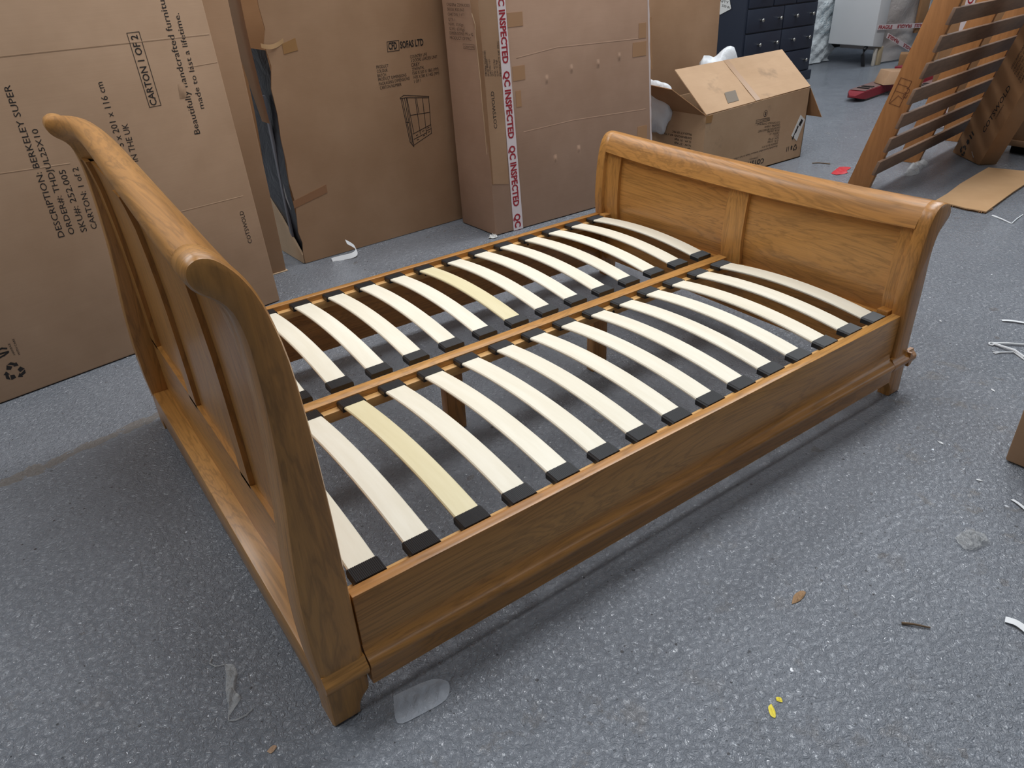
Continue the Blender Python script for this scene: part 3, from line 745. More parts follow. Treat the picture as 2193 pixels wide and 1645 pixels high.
# ------------------------------------------------------------------ the open carton
oc = thing('open_carton', (4.1, 2.5, 0), 'open upside-down COTSWOLD carton with flaps out and white bags inside, beyond the footboard', 'carton')
T = .006
def panel(name, pts, n, mat=CB4, bev=0.0, par=None):
    n = Vector(n) * T
    bb = B(); k = len(pts)
    bb.loft([[Vector(p) for p in pts], [Vector(p) + n for p in pts]]); return bb.done(name, mat, par or oc, 0.4)
panel('side_panel', [(3.553, 2.2, .003), (4.640, 2.2, .003), (4.638, 2.2, .490), (4.1, 2.198, .474), (3.553, 2.2, .452)], (0, 1, 0))
panel('side_panel', [(3.553, 2.2, .003), (3.553, 2.2, .452), (3.50, 2.78, .46), (3.50, 2.78, .003)], (1, 0, 0))
panel('side_panel', [(4.640, 2.2, .003), (4.638, 2.2, .490), (4.66, 2.78, .48), (4.66, 2.78, .003)], (-1, 0, 0))
panel('side_panel', [(3.50, 2.78, .003), (4.66, 2.78, .003), (4.66, 2.78, .48), (3.50, 2.78, .46)], (0, -1, 0))
panel('bottom_panel', [(3.553, 2.2, .003), (4.64, 2.2, .003), (4.66, 2.78, .003), (3.50, 2.78, .003)], (0, 0, 1))
FL = [(3.556, 2.204, .455), (4.638, 2.204, .494), (4.80, 2.60, .692), (3.662, 2.60, .679)]
fl = panel('top_flap', FL, (0, -.4, .9))
A0 = (Vector(FL[0]) + Vector(FL[1])) / 2; A1 = (Vector(FL[2]) + Vector(FL[3])) / 2
ax = (Vector(FL[1]) - Vector(FL[0])).normalized(); nn = Vector((0, -.4, .9)).normalized()
bb = B(); a = A0 - ax * .03 + nn * .0075; c = A1 - ax * .06 + nn * .0075
bb.loft([[a - ax * .025, a + ax * .025, c + ax * .025, c - ax * .025], [a - ax * .025 + nn * .001, a + ax * .025 + nn * .001, c + ax * .025 + nn * .001, c - ax * .025 + nn * .001]]); bb.done('packing_tape', TAPE_BROWN, fl)
bb = B(); a = A0 + ax * -.18 + nn * .0078
bb.grid(lambda u, v: Vector(FL[0]).lerp(Vector(FL[1]), .22 + .10 * u + .03 * v).lerp(Vector(FL[3]).lerp(Vector(FL[2]), .22 + .10 * u + .03 * v), .10 + .22 * v) + nn * .0068, 3, 3); bb.done('dirt_mark', flat('dirt_smudge', rgb(120, 110, 98), .8), fl)
panel('side_flap', [(3.553, 2.2, .452), (3.36, 2.33, .622), (3.34, 2.62, .640), (3.50, 2.78, .46)], (.5, 0, .6), CB_DARK)
panel('side_flap', [(4.641, 2.204, .489), (4.70, 2.115, .289), (4.74, 2.70, .275), (4.662, 2.776, .48)], (.9, 0, -.3), CB_DARK)
sheet(FOC, [(-.0, .452), (.0657, .452), (.0562, .4034), (-.0, .407)], .0003, TAPE_BROWN, 'packing_tape', oc)
def exo(p):
    p.ring((.6075, .381), .022, .0035, 24)
    p.poly([(.600, .392), (.607, .392), (.607, .374), (.600, .372)]); p.poly([(.610, .392), (.616, .392), (.616, .374), (.610, .372)]); p.poly([(.600, .374), (.616, .374), (.613, .368), (.603, .368)])
    p.line([(.5159, .3500), (.6561, .3471), (.6640, .3280), (.5145, .3268)], .003, True)
    p.text('BEDROOM', .652, .3435, .522, .3440, .011)
    p.recycle((1.006, .083), .024, .4)
    p.poly([(.955, .075), (.97, .075), (.97, .095), (.975, .095), (.9625, .108), (.95, .095), (.955, .095)])
    for x in (.905, .925): p.poly([(x, .07), (x + .006, .07), (x + .006, .105), (x, .105)])
printed(FOC, 'oc', oc, INK, bold={'COTSWOLD': .02}, extra=exo, lift=.0012)
FOCL = ((3.5525, 2.2, 0), (.0905, -.9959, 0), (0, 0, 1), (-.9959, -.0905, 0))
p = Print(FOCL, .0015)
for i, s in enumerate(('PRODUCT OF PRC', 'DIMENSIONS: 60 x 45 x 47', 'G.W.: 31 Kgs', 'N.W.: 27 Kgs', 'QTY: 1', 'CARTON: 1 of 1')):
    p.text(s, -.10, .330 - .024 * i, -.10 - .0115 * len(s), .330 - .024 * i, .013)
p.done(oc, INK)
lab = sheet(FOC, [(1.0141, .3141), (1.075, .2712), (1.0136, .1311), (.9395, .1793)], .0012, PAPER, 'paper_label', oc, .0008)
p = Print(FOC, .0024)
for a, c, d, e in ((1.03, .285, 1.052, .268), (1.018, .268, 1.04, .252), (.985, .22, 1.0, .21), (.998, .245, 1.01, .232), (.962, .178, .975, .168), (.975, .2, .982, .192)):
    p.poly([(a, c), (d, e), (d - .012, e - .022), (a - .012, c - .022)])
p.done(lab, INK)
def bag(name, c, r, seed, label, par=None):
    """crumpled plastic bag: a lumpy closed blob"""
    rnd = random.Random(seed); ph = [rnd.uniform(0, 6.28) for _ in range(8)]
    bb = B(); bmesh.ops.create_icosphere(bb.bm, subdivisions=4, radius=1.0)
    for v in bb.bm.verts:
        q = v.co.copy()
        w = 1 + .12 * math.sin(4 * q.x + ph[0]) * math.cos(5 * q.y + ph[1]) + .09 * math.sin(8 * q.z + ph[2] + 5 * q.x) + .05 * math.sin(15 * q.y + 9 * q.x + ph[3]) * math.cos(13 * q.z + ph[4])
        v.co = Vector((c[0] + q.x * r[0] * w, c[1] + q.y * r[1] * w, c[2] + q.z * r[2] * w))
    o = bb.done(name, WHITE_BAG, None, 1.2, origin=(c[0], c[1], c[2] - r[2]))
    return props(o, label, 'plastic bag', 'white bags in the open carton')
bag('plastic_bag', (3.50, 2.60, .47), (.085, .13, .17), 3, 'white plastic bag poking out at the left end of the open carton')
bag('plastic_bag', (4.36, 2.80, .44), (.23, .10, .27), 5, 'white plastic bag humped up behind the raised flap of the open carton')

# ------------------------------------------------------------------ navy chest of drawers
nv = thing('chest_of_drawers', (7.05, 4.5, 0), 'dark navy chest of drawers with small round knobs behind the open carton', 'chest of drawers')
B().box(6.43, 7.64, 4.27, 4.76, .07, 1.30, .006).done('carcass', NAVY, nv)
B().box(6.40, 7.67, 4.245, 4.78, 0, .10, .006).done('plinth', NAVY, nv)
B().box(6.39, 7.68, 4.22, 4.80, 1.30, 1.335, .006).done('top', NAVY, nv)
def drawer(x0, x1, z0, z1, knobs):
    dr = B().box(x0, x1, 4.248, 4.272, z0, z1, .005).done('drawer', NAVY, nv)
    for kx in knobs:
        bb = B(); zc = (z0 + z1) / 2; r = []
        for y, q in ((4.25, .010), (4.236, .008), (4.228, .012), (4.218, .019), (4.210, .018), (4.205, .010)):
            r.append([(kx + math.cos(2 * math.pi * k / 12) * q, y, zc + math.sin(2 * math.pi * k / 12) * q) for k in range(12)])
        bb.loft(r); bb.done('knob', STEEL, dr, 1.0)
zs = [.11, .34, .57, .80]
drawer(6.46, 7.03, .112, .326, (6.66, 6.94)); drawer(7.045, 7.61, .112, .326, (7.225, 7.50))
drawer(6.46, 7.03, .340, .560, (6.66, 6.94)); drawer(7.045, 7.61, .340, .560, (7.225, 7.50))
drawer(6.46, 7.03, .574, .790, (6.66, 6.955)); drawer(7.045, 7.61, .574, .790, (7.23, 7.51))
drawer(6.46, 6.84, .804, 1.04, (6.66,)); drawer(6.855, 7.22, .804, 1.04, (7.04,)); drawer(7.235, 7.61, .804, 1.04, (7.42,))
drawer(6.46, 7.03, 1.054, 1.285, (6.66, 6.94)); drawer(7.045, 7.61, 1.054, 1.285, (7.225, 7.50))
FNL = ((6.428, 4.50, 0), (0, -1, 0), (0, 0, 1), (-1, 0, 0))
tg = sheet(FNL, [(-.20, 1.02), (-.02, .99), (.05, .80), (-.09, .74)], .003, PAPER, 'paper_tag', nv, .001)
p = Print(FNL, .0055)
for i in range(4): p.text(('CHEST 8', 'NAVY', 'QTY 1', '220 812')[i], -.15 + .025 * i, .955 - .045 * i, .0 + .02 * i, .93 - .045 * i, .02)
p.done(tg, INK)

# ------------------------------------------------------------------ wrapped piece, steel panel, white cabinet
wr = thing('wrapped_furniture', (8.72, 5.1, 0), 'tall item in white quilted foam wrap standing right of the navy chest', 'wrapped furniture')
bb = B()
def wrapf(u, v):
    a = 2 * math.pi * u; cx, cy = math.cos(a), math.sin(a)
    m = max(abs(cx), abs(cy)); k = .012 * math.sin(38 * v + 5 * u) + .010 * math.sin(57 * v - 40 * u) + .006 * math.sin(120 * v + 60 * u)
    return (8.72 + (.225 + k) * cx / m, 5.12 + (.26 + k) * cy / m, .012 + 1.5 * v)
bb.grid(wrapf, 64, 70); bb.done('foam_wrap', WRAP, wr, 1.0)
p = Print(((8.497, 4.845, 0), (1, 0, 0), (0, 0, 1), (0, -1, 0)), .03)
rr = random.Random(4)
for i in range(13):
    z = .68 - .027 * i
    for j in range(5):
        x = .05 + .07 * j + rr.uniform(0, .03)
        if rr.random() < .8: p.poly([(x, z), (x + rr.uniform(.03, .06), z + .016), (x + .05, z + .008), (x + .002, z - .007)])
p.done(wr, flat('grey_green_stripe', rgb(140, 160, 168), .6), 'faint_print')
sp = thing('steel_panel', (10.5, 5.6, 0), 'large brushed steel panel standing at the far right behind the wrapped item', 'panel')
B().box(9.92, 11.05, 5.55, 5.62, .09, 2.1, .008).done('panel_sheet', PANEL, sp)
B().box(9.95, 11.02, 5.60, 6.1, .0, .09, .004).done('dark_base', HOLE, sp)
wc = thing('wrapped_cabinet', (9.4, 4.5, 0), 'white cabinet on legs in clear shrink wrap and red FRAGILE tape, far right', 'wrapped furniture')
B().hexa([(8.757, 4.2, .232), (8.972, 4.2, .205), (8.972, 4.8, .205), (8.757, 4.8, .232), (8.76, 4.2, 1.6), (8.975, 4.2, 1.6), (8.975, 4.8, 1.6), (8.76, 4.8, 1.6)], .01).done('side_post', WHITE_PAINT, wc)
bb = B(); bb.grid(lambda u, v: (8.985 + .95 * u, 4.235 + .02 * math.sin(9 * u + 4 * v) + .015 * math.sin(17 * v - 6 * u), .02 + 1.58 * v), 24, 30); bb.done('shrink_wrap', HAZE_WRAP, wc, 1.0)
B().box(9.02, 9.9, 4.27, 4.8, .16, 1.58, .01).done('cabinet_body', flat('wrapped_greige', rgb(176, 168, 164), .5), wc)
B().box(8.96, 9.035, 4.215, 4.29, 0, .21, .006).done('leg', flat('bare_wood_leg', rgb(176, 158, 128), .6), wc)
B().box(8.88, 8.915, 4.215, 4.25, 0, .20, .006).done('leg', flat('pale_leg', rgb(190, 184, 174), .6), wc)
bb = B(); bb.tube([(8.80, 4.30, .22), (8.765, 4.30, .19), (8.75, 4.30, .13), (8.775, 4.30, .055), (8.80, 4.30, .0)], .022, 8); bb.done('hanging_strap', BLACKP, wc)
B().box(9.66, 9.86, 4.195, 4.23, .30, .80, .006).done('corner_card', CB_DARK, wc)
def fragile(pts, words, name='fragile_tape'):
    (a, c), (d, e) = pts; q = Vector((d - a, e - c)); L = q.length; q /= L; n = Vector((-q.y, q.x))
    fc = ((0, 4.185, 0), (1, 0, 0), (0, 0, 1), (0, -1, 0)); h = .028
    A, Dv = Vector((a, c)), Vector((d, e))
    o = sheet(fc, [tuple(A - n * h), tuple(Dv - n * h), tuple(Dv + n * h), tuple(A + n * h)], .002, WHITE_TAPE, name, wc)
    p = Print(fc, .0048)
    for s0, s1, s in words:
        u0, u1 = A + q * L * s0 - n * .018, A + q * L * s1 - n * .018
        if s0 > s1: u0, u1 = A + q * L * s0 + n * .018, A + q * L * s1 + n * .018
        p.text(s, u0.x, u0.y, u1.x, u1.y, .036, .03)
    p.done(o, RED_INK, 'red_tape_print')
fragile(((8.77, .440), (9.86, .375)), ((.01, .28, 'FRAGILE'), (.68, .38, 'FRAGILE'), (.96, .74, 'FRAGILE')))
fragile(((9.0, .335), (9.80, .055)), ((.36, .03, 'FRAGILE'), (.86, .52, 'FRAGILE')))
sb = thing('small_carton', (9.0, 3.88, 0), 'small dark carton with red lettered tape at the foot of the wrapped cabinet', 'carton')
B().hexa([(8.92, 3.93, .0), (9.06, 3.76, .0), (9.26, 3.86, .0), (9.12, 4.03, .0), (8.92, 3.93, .15), (9.06, 3.76, .15), (9.26, 3.86, .15), (9.12, 4.03, .15)], .005).done('box_body', CB_DARK, sb)
FSB = ((8.92, 3.93, 0), (.6357, -.7719, 0), (0, 0, 1), (-.7719, -.6357, 0))
o = sheet(FSB, [(.09, .004), (.15, .004), (.15, .148), (.09, .148)], .001, WHITE_TAPE, 'fragile_tape', sb)
p = Print(FSB, .0032); p.text('FRAGILE', .134, .01, .134, .14, .03, .03); p.done(o, RED_INK, 'red_tape_print')

# tall cartons behind the rack
c6 = thing('carton', (8.6, 3.1, 0), 'tall dull carton standing behind the left rail of the leaning slatted rack', 'carton', 'cartons behind the slatted rack')
B().hexa([(8.44, 3.43, .004), (8.95, 2.50, .004), (9.40, 2.73, .004), (8.88, 3.66, .004), (8.44, 3.43, 1.4), (8.95, 2.50, 1.4), (9.40, 2.73, 1.4), (8.88, 3.66, 1.4)], .008).done('box_body', CB_DARK, c6)
c7 = thing('carton', (6.6, 2.3, 0), 'brown carton with red lettered tape seen through the slats of the leaning rack', 'carton', 'cartons behind the slatted rack')
B().hexa([(6.08, 2.06, .004), (6.55, 1.70, .004), (6.95, 1.90, .004), (6.50, 2.28, .004), (6.08, 2.06, 1.5), (6.55, 1.70, 1.5), (6.95, 1.90, 1.5), (6.50, 2.28, 1.5)], .006).done('box_body', CB_DARK, c7)
FC7 = ((6.08, 2.06, 0), (.7939, -.6081, 0), (0, 0, 1), (-.6081, -.7939, 0))
o = sheet(FC7, [(.10, .004), (.17, .004), (.17, 1.49), (.10, 1.49)], .001, WHITE_TAPE, 'fragile_tape', c7)
p = Print(FC7, .0032)
for i in range(4): p.text('SPECIAL', .156, .08 + .36 * i, .156, .36 + .36 * i, .042, .03)
p.done(o, RED_INK, 'red_tape_print')
o = sheet(FC7, [(.50, .5), (.55, .5), (.55, 1.49), (.50, 1.49)], .001, PAPER, 'paper_strip', c7)

# ------------------------------------------------------------------ red pallet truck
pt = thing('pallet_truck', (7.3, 3.05, 0), 'low red pallet truck forks on the floor between the navy chest and the slatted rack', 'pallet truck')
def fork(a, c, w, name='fork'):
    a = Vector(a); c = Vector(c); d = (c - a).normalized(); n = Vector((-d.y, d.x, 0)); L = (c - a).length
    P = lambda s, t, z: a + d * s + n * t + Vector((0, 0, z))
    bb = B(); st = ((0, .045, .06, .35), (.05, .03, .085, .8), (.12, .02, .095, 1), (L, .02, .10, 1))
    bb.loft([[P(s, -w / 2 * k, z0), P(s, w / 2 * k, z0), P(s, w / 2 * k, z1), P(s, -w / 2 * k, z1)] for s, z0, z1, k in st])
    f = bb.done(name, RED_PAINT, pt)
    bb = B(); bb.hexa([P(.10, -w / 2 + .012, .0965), P(L, -w / 2 + .012, .1015), P(L, w / 2 - .012, .1015), P(.10, w / 2 - .012, .0965), P(.10, -w / 2 + .012, .0985), P(L, -w / 2 + .012, .1035), P(L, w / 2 - .012, .1035), P(.10, w / 2 - .012, .0985)]); bb.done('fork_top', RUST_TOP, f)
    for s in (.20, .30):
        bb = B(); bb.hexa([P(s, -w / 2 + .03, .098), P(s + .045, -w / 2 + .03, .098), P(s + .045, w / 2 - .03, .098), P(s, w / 2 - .03, .098), P(s, -w / 2 + .03, .1055), P(s + .045, -w / 2 + .03, .1055), P(s + .045, w / 2 - .03, .1055), P(s, w / 2 - .03, .1055)]); bb.done('slot', HOLE, f)
    bb = B(); r = []
    for t in (-.05, .05): r.append([P(.20 + math.cos(2 * math.pi * k / 14) * .04, t, .04 + math.sin(2 * math.pi * k / 14) * .04) for k in range(14)])
    bb.loft(r); bb.done('roller', BLACKP, f)
fork((6.72, 3.12, 0), (7.85, 3.28, 0), .17)
fork((7.20, 2.76, 0), (8.3, 2.92, 0), .17)
B().box(7.85, 8.05, 2.84, 3.38, .03, .18, .01).done('cross_beam', RED_PAINT, pt)
bk = thing('small_carton', (7.32, 3.05, .104), 'small brown carton lying tilted across the red pallet truck fork', 'carton')
B().hexa([(7.16, 3.08, .105), (7.36, 2.96, .105), (7.46, 3.12, .105), (7.26, 3.24, .105), (7.25, 3.08, .225), (7.45, 2.98, .215), (7.54, 3.14, .215), (7.34, 3.24, .225)], .006).done('box_body', CB2, bk)

# ------------------------------------------------------------------ the leaning slatted rack
rk = thing('slatted_rack', (5.0, 1.5, 0), 'orange pine rack with shaded cross slats leaning over at right beyond the footboard', 'bed slat rack')
e = Vector((.988, .152, 0)); w_ = Vector((.152, -.988, 0)) * .24 + Vector((0, 0, 1)); w_.normalize()
m_ = e.cross(w_); w2 = (w_ + e * .075).normalized()
O_ = Vector((4.224, 1.398, 0))
PR = lambda s, t, k: O_ + e * s + w2 * t + m_ * k
def bar(s0, s1, t0, t1, k0, k1, bev=.004, drop=0.0):
    return B().hexa([PR(s0, t0, k0), PR(s1, t0 - drop, k0), PR(s1, t0 - drop, k1), PR(s0, t0, k1), PR(s0, t1, k0), PR(s1, t1 - drop, k0), PR(s1, t1 - drop, k1), PR(s0, t1, k1)], bev)
for s, nm in ((0, 'rail'), (.822, 'rail'), (1.62, 'rail')):
    # the lower ends are cut square to the floor
    p4 = [PR(s, 0, 0), PR(s + .04, 0, 0), PR(s + .04, 0, -.145), PR(s, 0, -.145)]
    lo = [Vector((v.x, v.y, 0)) - w2 * 0 for v in p4]
    up = [PR(s, 1.75, 0), PR(s + .04, 1.75, 0), PR(s + .04, 1.75, -.145), PR(s, 1.75, -.145)]
    bb = B(); bb.hexa(lo + up, .004); r = bb.done(nm, PINE_RAIL, rk)
for i in range(11):
    t = .125 + .1455 * i
    bar(-.085 + .004 * (i % 3), 1.72, t, t + .088, .001, .020, .003, .02).done('slat', SLAT_SHADED, rk)
FR = (tuple(PR(-.0006, .50, -.145)), tuple(m_), tuple(w2), tuple(-e))
p = Print(FR, .0008)
p.line([(.028, .015), (.095, .015), (.095, .165), (.028, .165)], .0028, True); p.line([(.028, .09), (.095, .09)], .0028); p.line([(.028, .13), (.095, .13)], .0028); p.line([(.035, .02), (.06, .07), (.09, .06)], .003)
p.text('EU', .108, .07, .108, .125, .022); p.done(rk, flat('burnt_mark', rgb(96, 52, 26), .8), 'stamped_mark')

# leaning COTSWOLD carton and its neighbours at right
lc = thing('leaning_carton', (5.4, 1.35, 0), 'slim brown COTSWOLD carton leaning to the right in front of the slatted rack', 'carton')
d = Vector((-.6, -.8, 0)); lean = d * .48 + Vector((0, 0, 1)); lean.normalize()
n_ = Vector((-.8, .6, 0)); tl = d.cross(lean).normalized(); tl = tl if tl.dot(n_) > 0 else -tl
O5 = Vector((5.487, 1.514, 0)); q_ = (d - lean * d.dot(lean)).normalized()
PL = lambda s, t, k: O5 + q_ * s + lean * t - tl * k
wd = .345
lift = .0
lo = [PL(0, .0, 0), PL(wd, .0, 0), PL(wd, .0, .12), PL(0, .0, .12)]
dz = -min(v.z for v in lo)
lo = [Vector((v.x, v.y, max(0.003, v.z + .0))) for v in [PL(0, .0, 0), PL(wd, wd * .43, 0), PL(wd, wd * .43, .12), PL(0, 0, .12)]]
bb = B(); bb.hexa(lo + [PL(0, 1.35, 0), PL(wd, 1.35, 0), PL(wd, 1.35, .12), PL(0, 1.35, .12)], .008); bb.done('box_body', CB_DARK, lc)
FLC = (tuple(O5), tuple(q_), tuple(lean), tuple(tl))
p = Print(FLC, .0016)
p.text('COTSWOLD', .215, .335, .215, .685, .036, .01); p.text('COMPANY', .245, .47, .245, .58, .012)
p.recycle((.105, .105), .038, .3)
for y in (.215, .245): p.poly([(.085, y), (.085, y + .012), (.125, y + .012), (.125, y)])
p.poly([(.09, .165), (.12, .165), (.12, .18), (.13, .18), (.105, .197), (.08, .18), (.09, .18)])
for i in range(6): p.text('DESCRIPTION SKU CARTON QTY N.W. G.W.'[i * 3:i * 3 + 22], .13 + .03 * i, .76, .13 + .03 * i, 1.08, .018)
p.done(lc, INK)
sheet(FLC, [(.20, .168), (.25, .158), (.25, .162), (.20, .172)], .0016, CLEAR, 'film_glint', lc)
rc = thing('carton', (5.9, .9, 0), 'plain brown carton on a dark skid at right edge, behind the leaning COTSWOLD carton', 'carton')
B().box(5.72, 6.4, .35, 1.29, .055, .85, .008).done('box_body', CB2, rc)
B().box(5.76, 6.36, .40, 1.24, 0, .055, .003).done('skid', HOLE, rc)
B().box(5.700, 5.722, .36, 1.28, .06, .10, .004).done('bottom_flap', CB2, rc)
# cardboard sheet lying flat
cs = thing('cardboard_sheet', (4.75, .9, 0), 'flat torn sheet of corrugated cardboard lying on the floor by the footboard corner', 'cardboard')
top = [(4.255, .985), (4.262, .90), (4.25, .80), (4.268, .692), (4.45, .720), (4.75, .765), (5.03, .80), (5.30, .85), (5.20, 1.125), (5.0, 1.10), (4.7, 1.06), (4.45, 1.01)]
bb = B(); bb.loft([[(x, y, .010) for x, y in top], [(x, y, .0165) for x, y in top]]); bb.done('top_liner', cardboard('cardboard_sheet_top', 190, 152, 112), cs, 0.4)
bb = B(); bb.loft([[(x + .01, y + .004, .0005) for x, y in top], [(x + .01, y + .004, .003) for x, y in top]]); bb.done('bottom_liner', CB_DARK, cs, 0.4)
bb = B(); y0 = .70
for i in range(24):
    y = .70 + .27 * i / 23; x = 4.268 - .01 * math.sin(i * .9)
    bb.box(x, x + .10, y, y + .005, .003, .010)
o = bb.done('corrugated_flutes', CB_DARK, cs, 0.3)
# carton at the right edge of the picture
re = thing('small_carton', (2.25, -.75, 0), 'tan carton with a white label cut off by the right picture edge', 'carton')
RE0 = Vector((1.953, -.470, 0)); rd = Vector((.06, -.998, 0)).normalized(); rn = Vector((.998, .06, 0))
PE = lambda s, k, z: RE0 + rd * s + rn * k + Vector((0, 0, z))
B().hexa([PE(0, 0, .005), PE(.5, 0, .005), PE(.5, .4, .005), PE(0, .4, .005), PE(0, 0, .40), PE(.5, 0, .40), PE(.5, .4, .40), PE(0, .4, .40)], .006).done('box_body', CB2, re)
FRE = (tuple(RE0), tuple(rd), (0, 0, 1), tuple(-rn))
sheet(FRE, [(.040, .088), (.16, .075), (.16, .16), (.052, .128)], .0008, PAPER, 'paper_label', re)

# ------------------------------------------------------------------ litter on the floor
def crumple(name, outline, mat, h, seed, label, cat, group=None, n=14, extra=None):
    """a thin crumpled film: outline on the floor filled with a wavy sheet"""
    rnd = random.Random(seed); ph = [rnd.uniform(0, 6.28) for _ in range(6)]
    c = Vector((sum(p[0] for p in outline) / len(outline), sum(p[1] for p in outline) / len(outline)))
    ring = catmull([(p[0], p[1]) for p in list(outline) + [outline[0]]], 4)[:-1]
    ext = max((Vector(p) - c).length for p in ring)
    bb = B(); m = len(ring); vs = []
    for j in range(n + 1):
        k = j / n; row = []
        for i, p in enumerate(ring):
            q = c + (Vector(p) - c) * k; X = (q - c) / ext
            z = .0015 + h * (.5 + .28 * math.sin(9 * X.x + ph[0]) * math.sin(7 * X.y + ph[1]) + .22 * math.sin(19 * X.x - 13 * X.y + ph[2])) * (1 - .75 * k ** 4)
            row.append((q.x, q.y, max(.001, z)))
        vs.append(row)
    V = [[bb.bm.verts.new(p) for p in row] for row in vs[1:]]
    c0 = bb.bm.verts.new((c.x, c.y, vs[0][0][2]))
    for i in range(m):
        bb.bm.faces.new((c0, V[0][i], V[0][(i + 1) % m]))
        for j in range(n - 1): bb.bm.faces.new((V[j][i], V[j + 1][i], V[j + 1][(i + 1) % m], V[j][(i + 1) % m]))
    if extra: extra(bb)
    o = bb.done(name, mat, None, 0.5, origin=(c.x, c.y, 0)); return props(o, label, cat, group)
crumple('film_scrap', [(.039, -.049), (.015, -.115), (.07, -.128), (.129, -.129), (.156, -.10), (.150, -.08), (.13, -.064), (.09, -.055)], BUBBLE, .006, 1, 'cloudy strip of packing film on the floor beside the near headboard foot', 'plastic scrap')
def tails(bb):
    bb.tube([(-.243, .274, .004), (-.262, .280, .006), (-.270, .298, .004), (-.262, .312, .002)], .0016, 5)
    bb.tube([(-.277, .131, .003), (-.281, .118, .004), (-.268, .110, .003), (-.245, .108, .003), (-.228, .116, .002)], .0018, 5)
crumple('film_scrap', [(-.243, .276), (-.226, .262), (-.226, .229), (-.236, .205), (-.248, .175), (-.240, .160), (-.256, .145), (-.277, .131), (-.270, .155), (-.266, .185), (-.258, .215), (-.247, .25)], CLEAR, .012, 2, 'twisted clear plastic wisp with string tails, left of the headboard foot', 'plastic scrap', None, 10, tails)
crumple('film_scrap', [(1.493, -.551), (1.525, -.552), (1.549, -.556), (1.565, -.578), (1.553, -.617), (1.515, -.612), (1.488, -.606), (1.474, -.584)], CLEAR, .030, 3, 'crumpled clear plastic scrap on bare floor at right, beside the carton edge', 'plastic scrap')
crumple('film_scrap', [(4.647, 1.41), (4.78, 1.46), (4.899, 1.505), (5.12, 1.545), (5.075, 1.458), (4.90, 1.42), (4.767, 1.371)], CLEAR, .045, 4, 'crumpled clear film lying at the foot of the slatted rack', 'plastic scrap')
def ribbon(name, pts, w, mat, label, cat, group=None):
    bb = B(); P = [Vector(p) for p in catmull(pts, 5)]; rg = []
    for i, p in enumerate(P):
        d = (P[min(i + 1, len(P) - 1)] - P[max(i - 1, 0)]).normalized(); n = Vector((-d.y, d.x, 0))
        n = n.normalized() if n.length > 1e-5 else Vector((1, 0, 0))
        t = Vector((0, 0, .0006))
        rg.append([p - n * w - t, p + n * w - t, p + n * w + t, p - n * w + t])
    bb.loft(rg); o = bb.done(name, mat, None, 0.6, origin=(P[0].x, P[0].y, 0)); return props(o, label, cat, group)
# folded white tape in front of the torn carton
bb = B(); P = [Vector(p) for p in catmull([(1.060, 2.605, .004), (1.115, 2.59, .010), (1.165, 2.575, .014), (1.195, 2.58, .022), (1.205, 2.60, .04), (1.190, 2.615, .06), (1.165, 2.625, .08)], 5)]
bb.loft([[p + Vector((0, -.010, -.010)), p + Vector((0, .010, .010)), p + Vector((0, .011, .0112)), p + Vector((0, -.009, -.0088))] for p in P])
props(bb.done('tape_strip', STRING, None, 0.6, origin=(1.13, 2.59, 0)), 'folded strip of white tape on the floor before the CFD SOFAS LTD carton', 'tape')
crumple('paper_scrap', [(1.90, 2.31), (1.935, 2.29), (1.955, 2.30), (1.95, 2.32), (1.915, 2.325)], PAPER, .03, 6, 'torn white paper scrap at the foot of the QC INSPECTED carton corner', 'paper')
G = 'white strap ends on the floor at right'
ribbon('strap_piece', [(2.935, -.010, .004), (2.955, -.040, .007), (2.975, -.080, .006), (2.985, -.12, .004)], .007, STRING, 'short thick white strap end entering from the right edge, higher of the two', 'strap', G)
bb = B()
bb.tube([(2.681, -.080, .004), (2.690, -.074, .006), (2.700, -.080, .006), (2.696, -.092, .005), (2.684, -.090, .004), (2.681, -.080, .004)], .003, 6)
bb.tube([(2.698, -.084, .006), (2.735, -.122, .008), (2.777, -.166, .006)], .004, 6)
bb.tube([(2.698, -.088, .005), (2.690, -.130, .010), (2.688, -.167, .012), (2.672, -.212, .005)], .005, 6)
bb.tube([(2.626, -.120, .003), (2.647, -.137, .004), (2.684, -.169, .006), (2.657, -.219, .003)], .003, 6)
bb.tube([(2.640, -.110, .003), (2.650, -.137, .004)], .0018, 5); bb.tube([(2.622, -.128, .003), (2.647, -.137, .004)], .0018, 5)
props(bb.done('strap_piece', STRING, None, 0.8, origin=(2.69, -.1, 0)), 'looped white strap with frayed ends lying on the floor at the right edge', 'strap', G)
ribbon('strap_piece', [(1.780, -.570, .003), (1.771, -.591, .006), (1.758, -.620, .005)], .0045, STRING, 'small white strap end just below the carton at the right edge', 'strap', G)
ribbon('strap_piece', [(1.312, -.765, .004), (1.318, -.790, .007), (1.309, -.830, .006)], .010, STRING, 'broad white strap end at the lower right edge of the floor', 'strap', G)
bb = B()
bb.tube([(4.259, .651, .003), (4.23, .59, .005), (4.195, .520, .003)], [.006, .004, .003], 6)
bb.tube([(4.195, .520, .003), (4.29, .535, .006), (4.391, .548, .003)], .003, 6)
props(bb.done('strap_piece', STRING, None, 0.8, origin=(4.23, .58, 0)), 'thin white V-shaped strap piece on the floor beside the flat cardboard sheet', 'strap', G)
bb = B(); bb.tube([(1.111, -.623, .004), (1.128, -.643, .006), (1.150, -.671, .004)], [.0035, .0028, .002], 6)
props(bb.done('twig', TWIG, None, 0.8, origin=(1.13, -.645, 0)), 'thin brown twig lying on the floor at lower right', 'twig')
crumple('dry_leaf', [(.958, -.426), (.985, -.432), (1.018, -.424), (1.010, -.412), (.985, -.412)], LEAFM, .006, 8, 'small curled brown leaf on the floor in front of the side rail', 'leaf', None, 6)
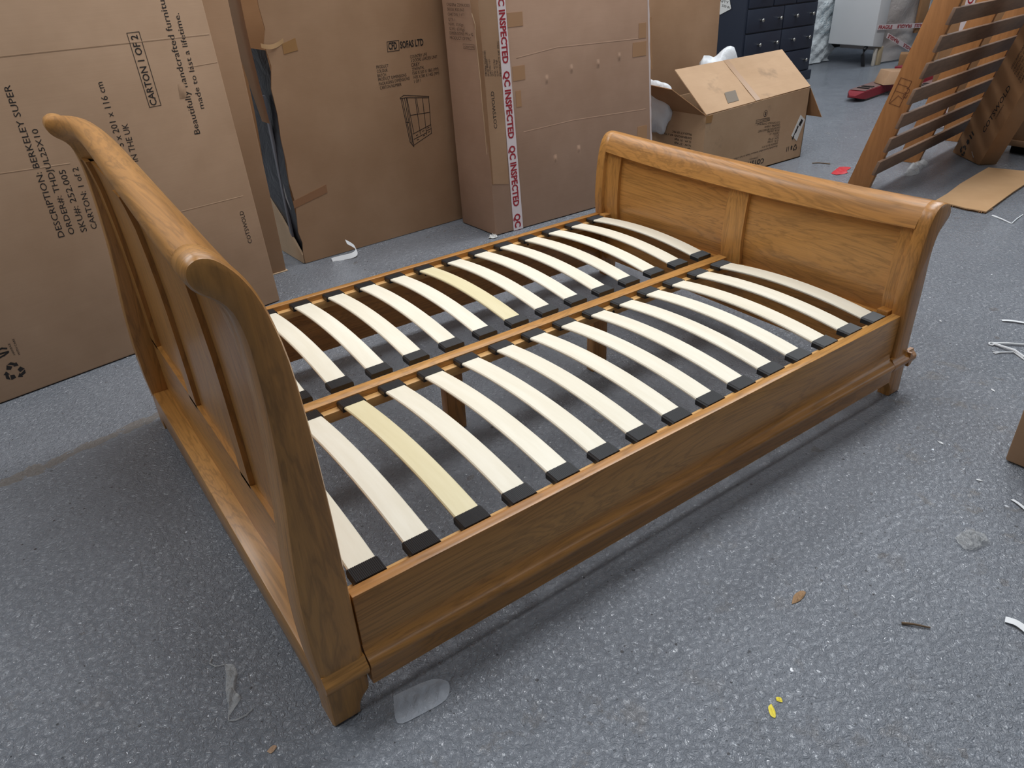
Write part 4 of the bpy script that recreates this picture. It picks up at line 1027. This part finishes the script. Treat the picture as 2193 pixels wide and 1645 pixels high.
crumple('yellow_chip', [(.703, -.574), (.710, -.568), (.717, -.575), (.710, -.584)], YELLOW, .003, 9, 'tiny yellow fleck at lower right, the upper of two', 'paint chip', 'yellow flecks', 4)
crumple('yellow_chip', [(.688, -.572), (.676, -.573), (.664, -.588), (.667, -.598), (.680, -.588)], YELLOW, .003, 10, 'tiny yellow fleck at lower right, the longer lower one of two', 'paint chip', 'yellow flecks', 4)
crumple('card_chip', [(-.238, -.004), (-.224, .002), (-.217, -.006), (-.232, -.014)], CB1, .003, 11, 'small chip of tan card on the floor below the headboard foot', 'card scrap', None, 4)
crumple('plastic_tag', [(4.408, 1.783), (4.50, 1.815), (4.60, 1.835), (4.626, 1.775), (4.54, 1.75), (4.493, 1.714), (4.399, 1.735)], REDTAG, .012, 12, 'red plastic tag lying on the floor between the open carton and the rack', 'tag', None, 8)
bb = B(); bb.tube([(4.545, 2.03, .003), (4.576, 2.0, .006), (4.615, 1.93, .003)], .004, 5)
props(bb.done('twig', TWIG, None, 0.8, origin=(4.58, 1.98, 0)), 'dark splinter on the floor right of the open carton', 'twig')
bb = B(); bb.tube([(-.078, .632, .003), (-.06, .640, .006), (-.045, .640, .004), (-.036, .646, .003)], [.002, .004, .003, .001], 5)
props(bb.done('twig', TWIG, None, 0.8, origin=(-.06, .64, 0)), 'dark splinter on the floor close to the headboard base', 'twig')
rr = random.Random(21)
spots = [(2.35, -.25, 'white fleck on the floor right of the near footboard leg'), (2.75, .15, 'white fleck on the floor between footboard corner and looped strap'), (1.9, -.30, 'white fleck on the floor just outside the near footboard foot'), (1.80, -.47, 'white fleck on the floor left of the right-edge carton'), (3.4, .25, 'white fleck on the floor beyond the footboard, farthest right one'), (.95, 2.1, 'white fleck on the floor below the CFD SOFAS LTD carton')]
for i, (x, y, lb) in enumerate(spots):
    a = rr.uniform(0, 6.28); l = rr.uniform(.006, .014)
    crumple('white_fleck', [(x + l * math.cos(a), y + l * math.sin(a)), (x - .4 * l * math.sin(a), y + .4 * l * math.cos(a)), (x - l * math.cos(a), y - l * math.sin(a)), (x + .35 * l * math.sin(a), y - .35 * l * math.cos(a))], STRING, .003, 40 + i, lb, 'debris', 'white flecks on the floor', 3)
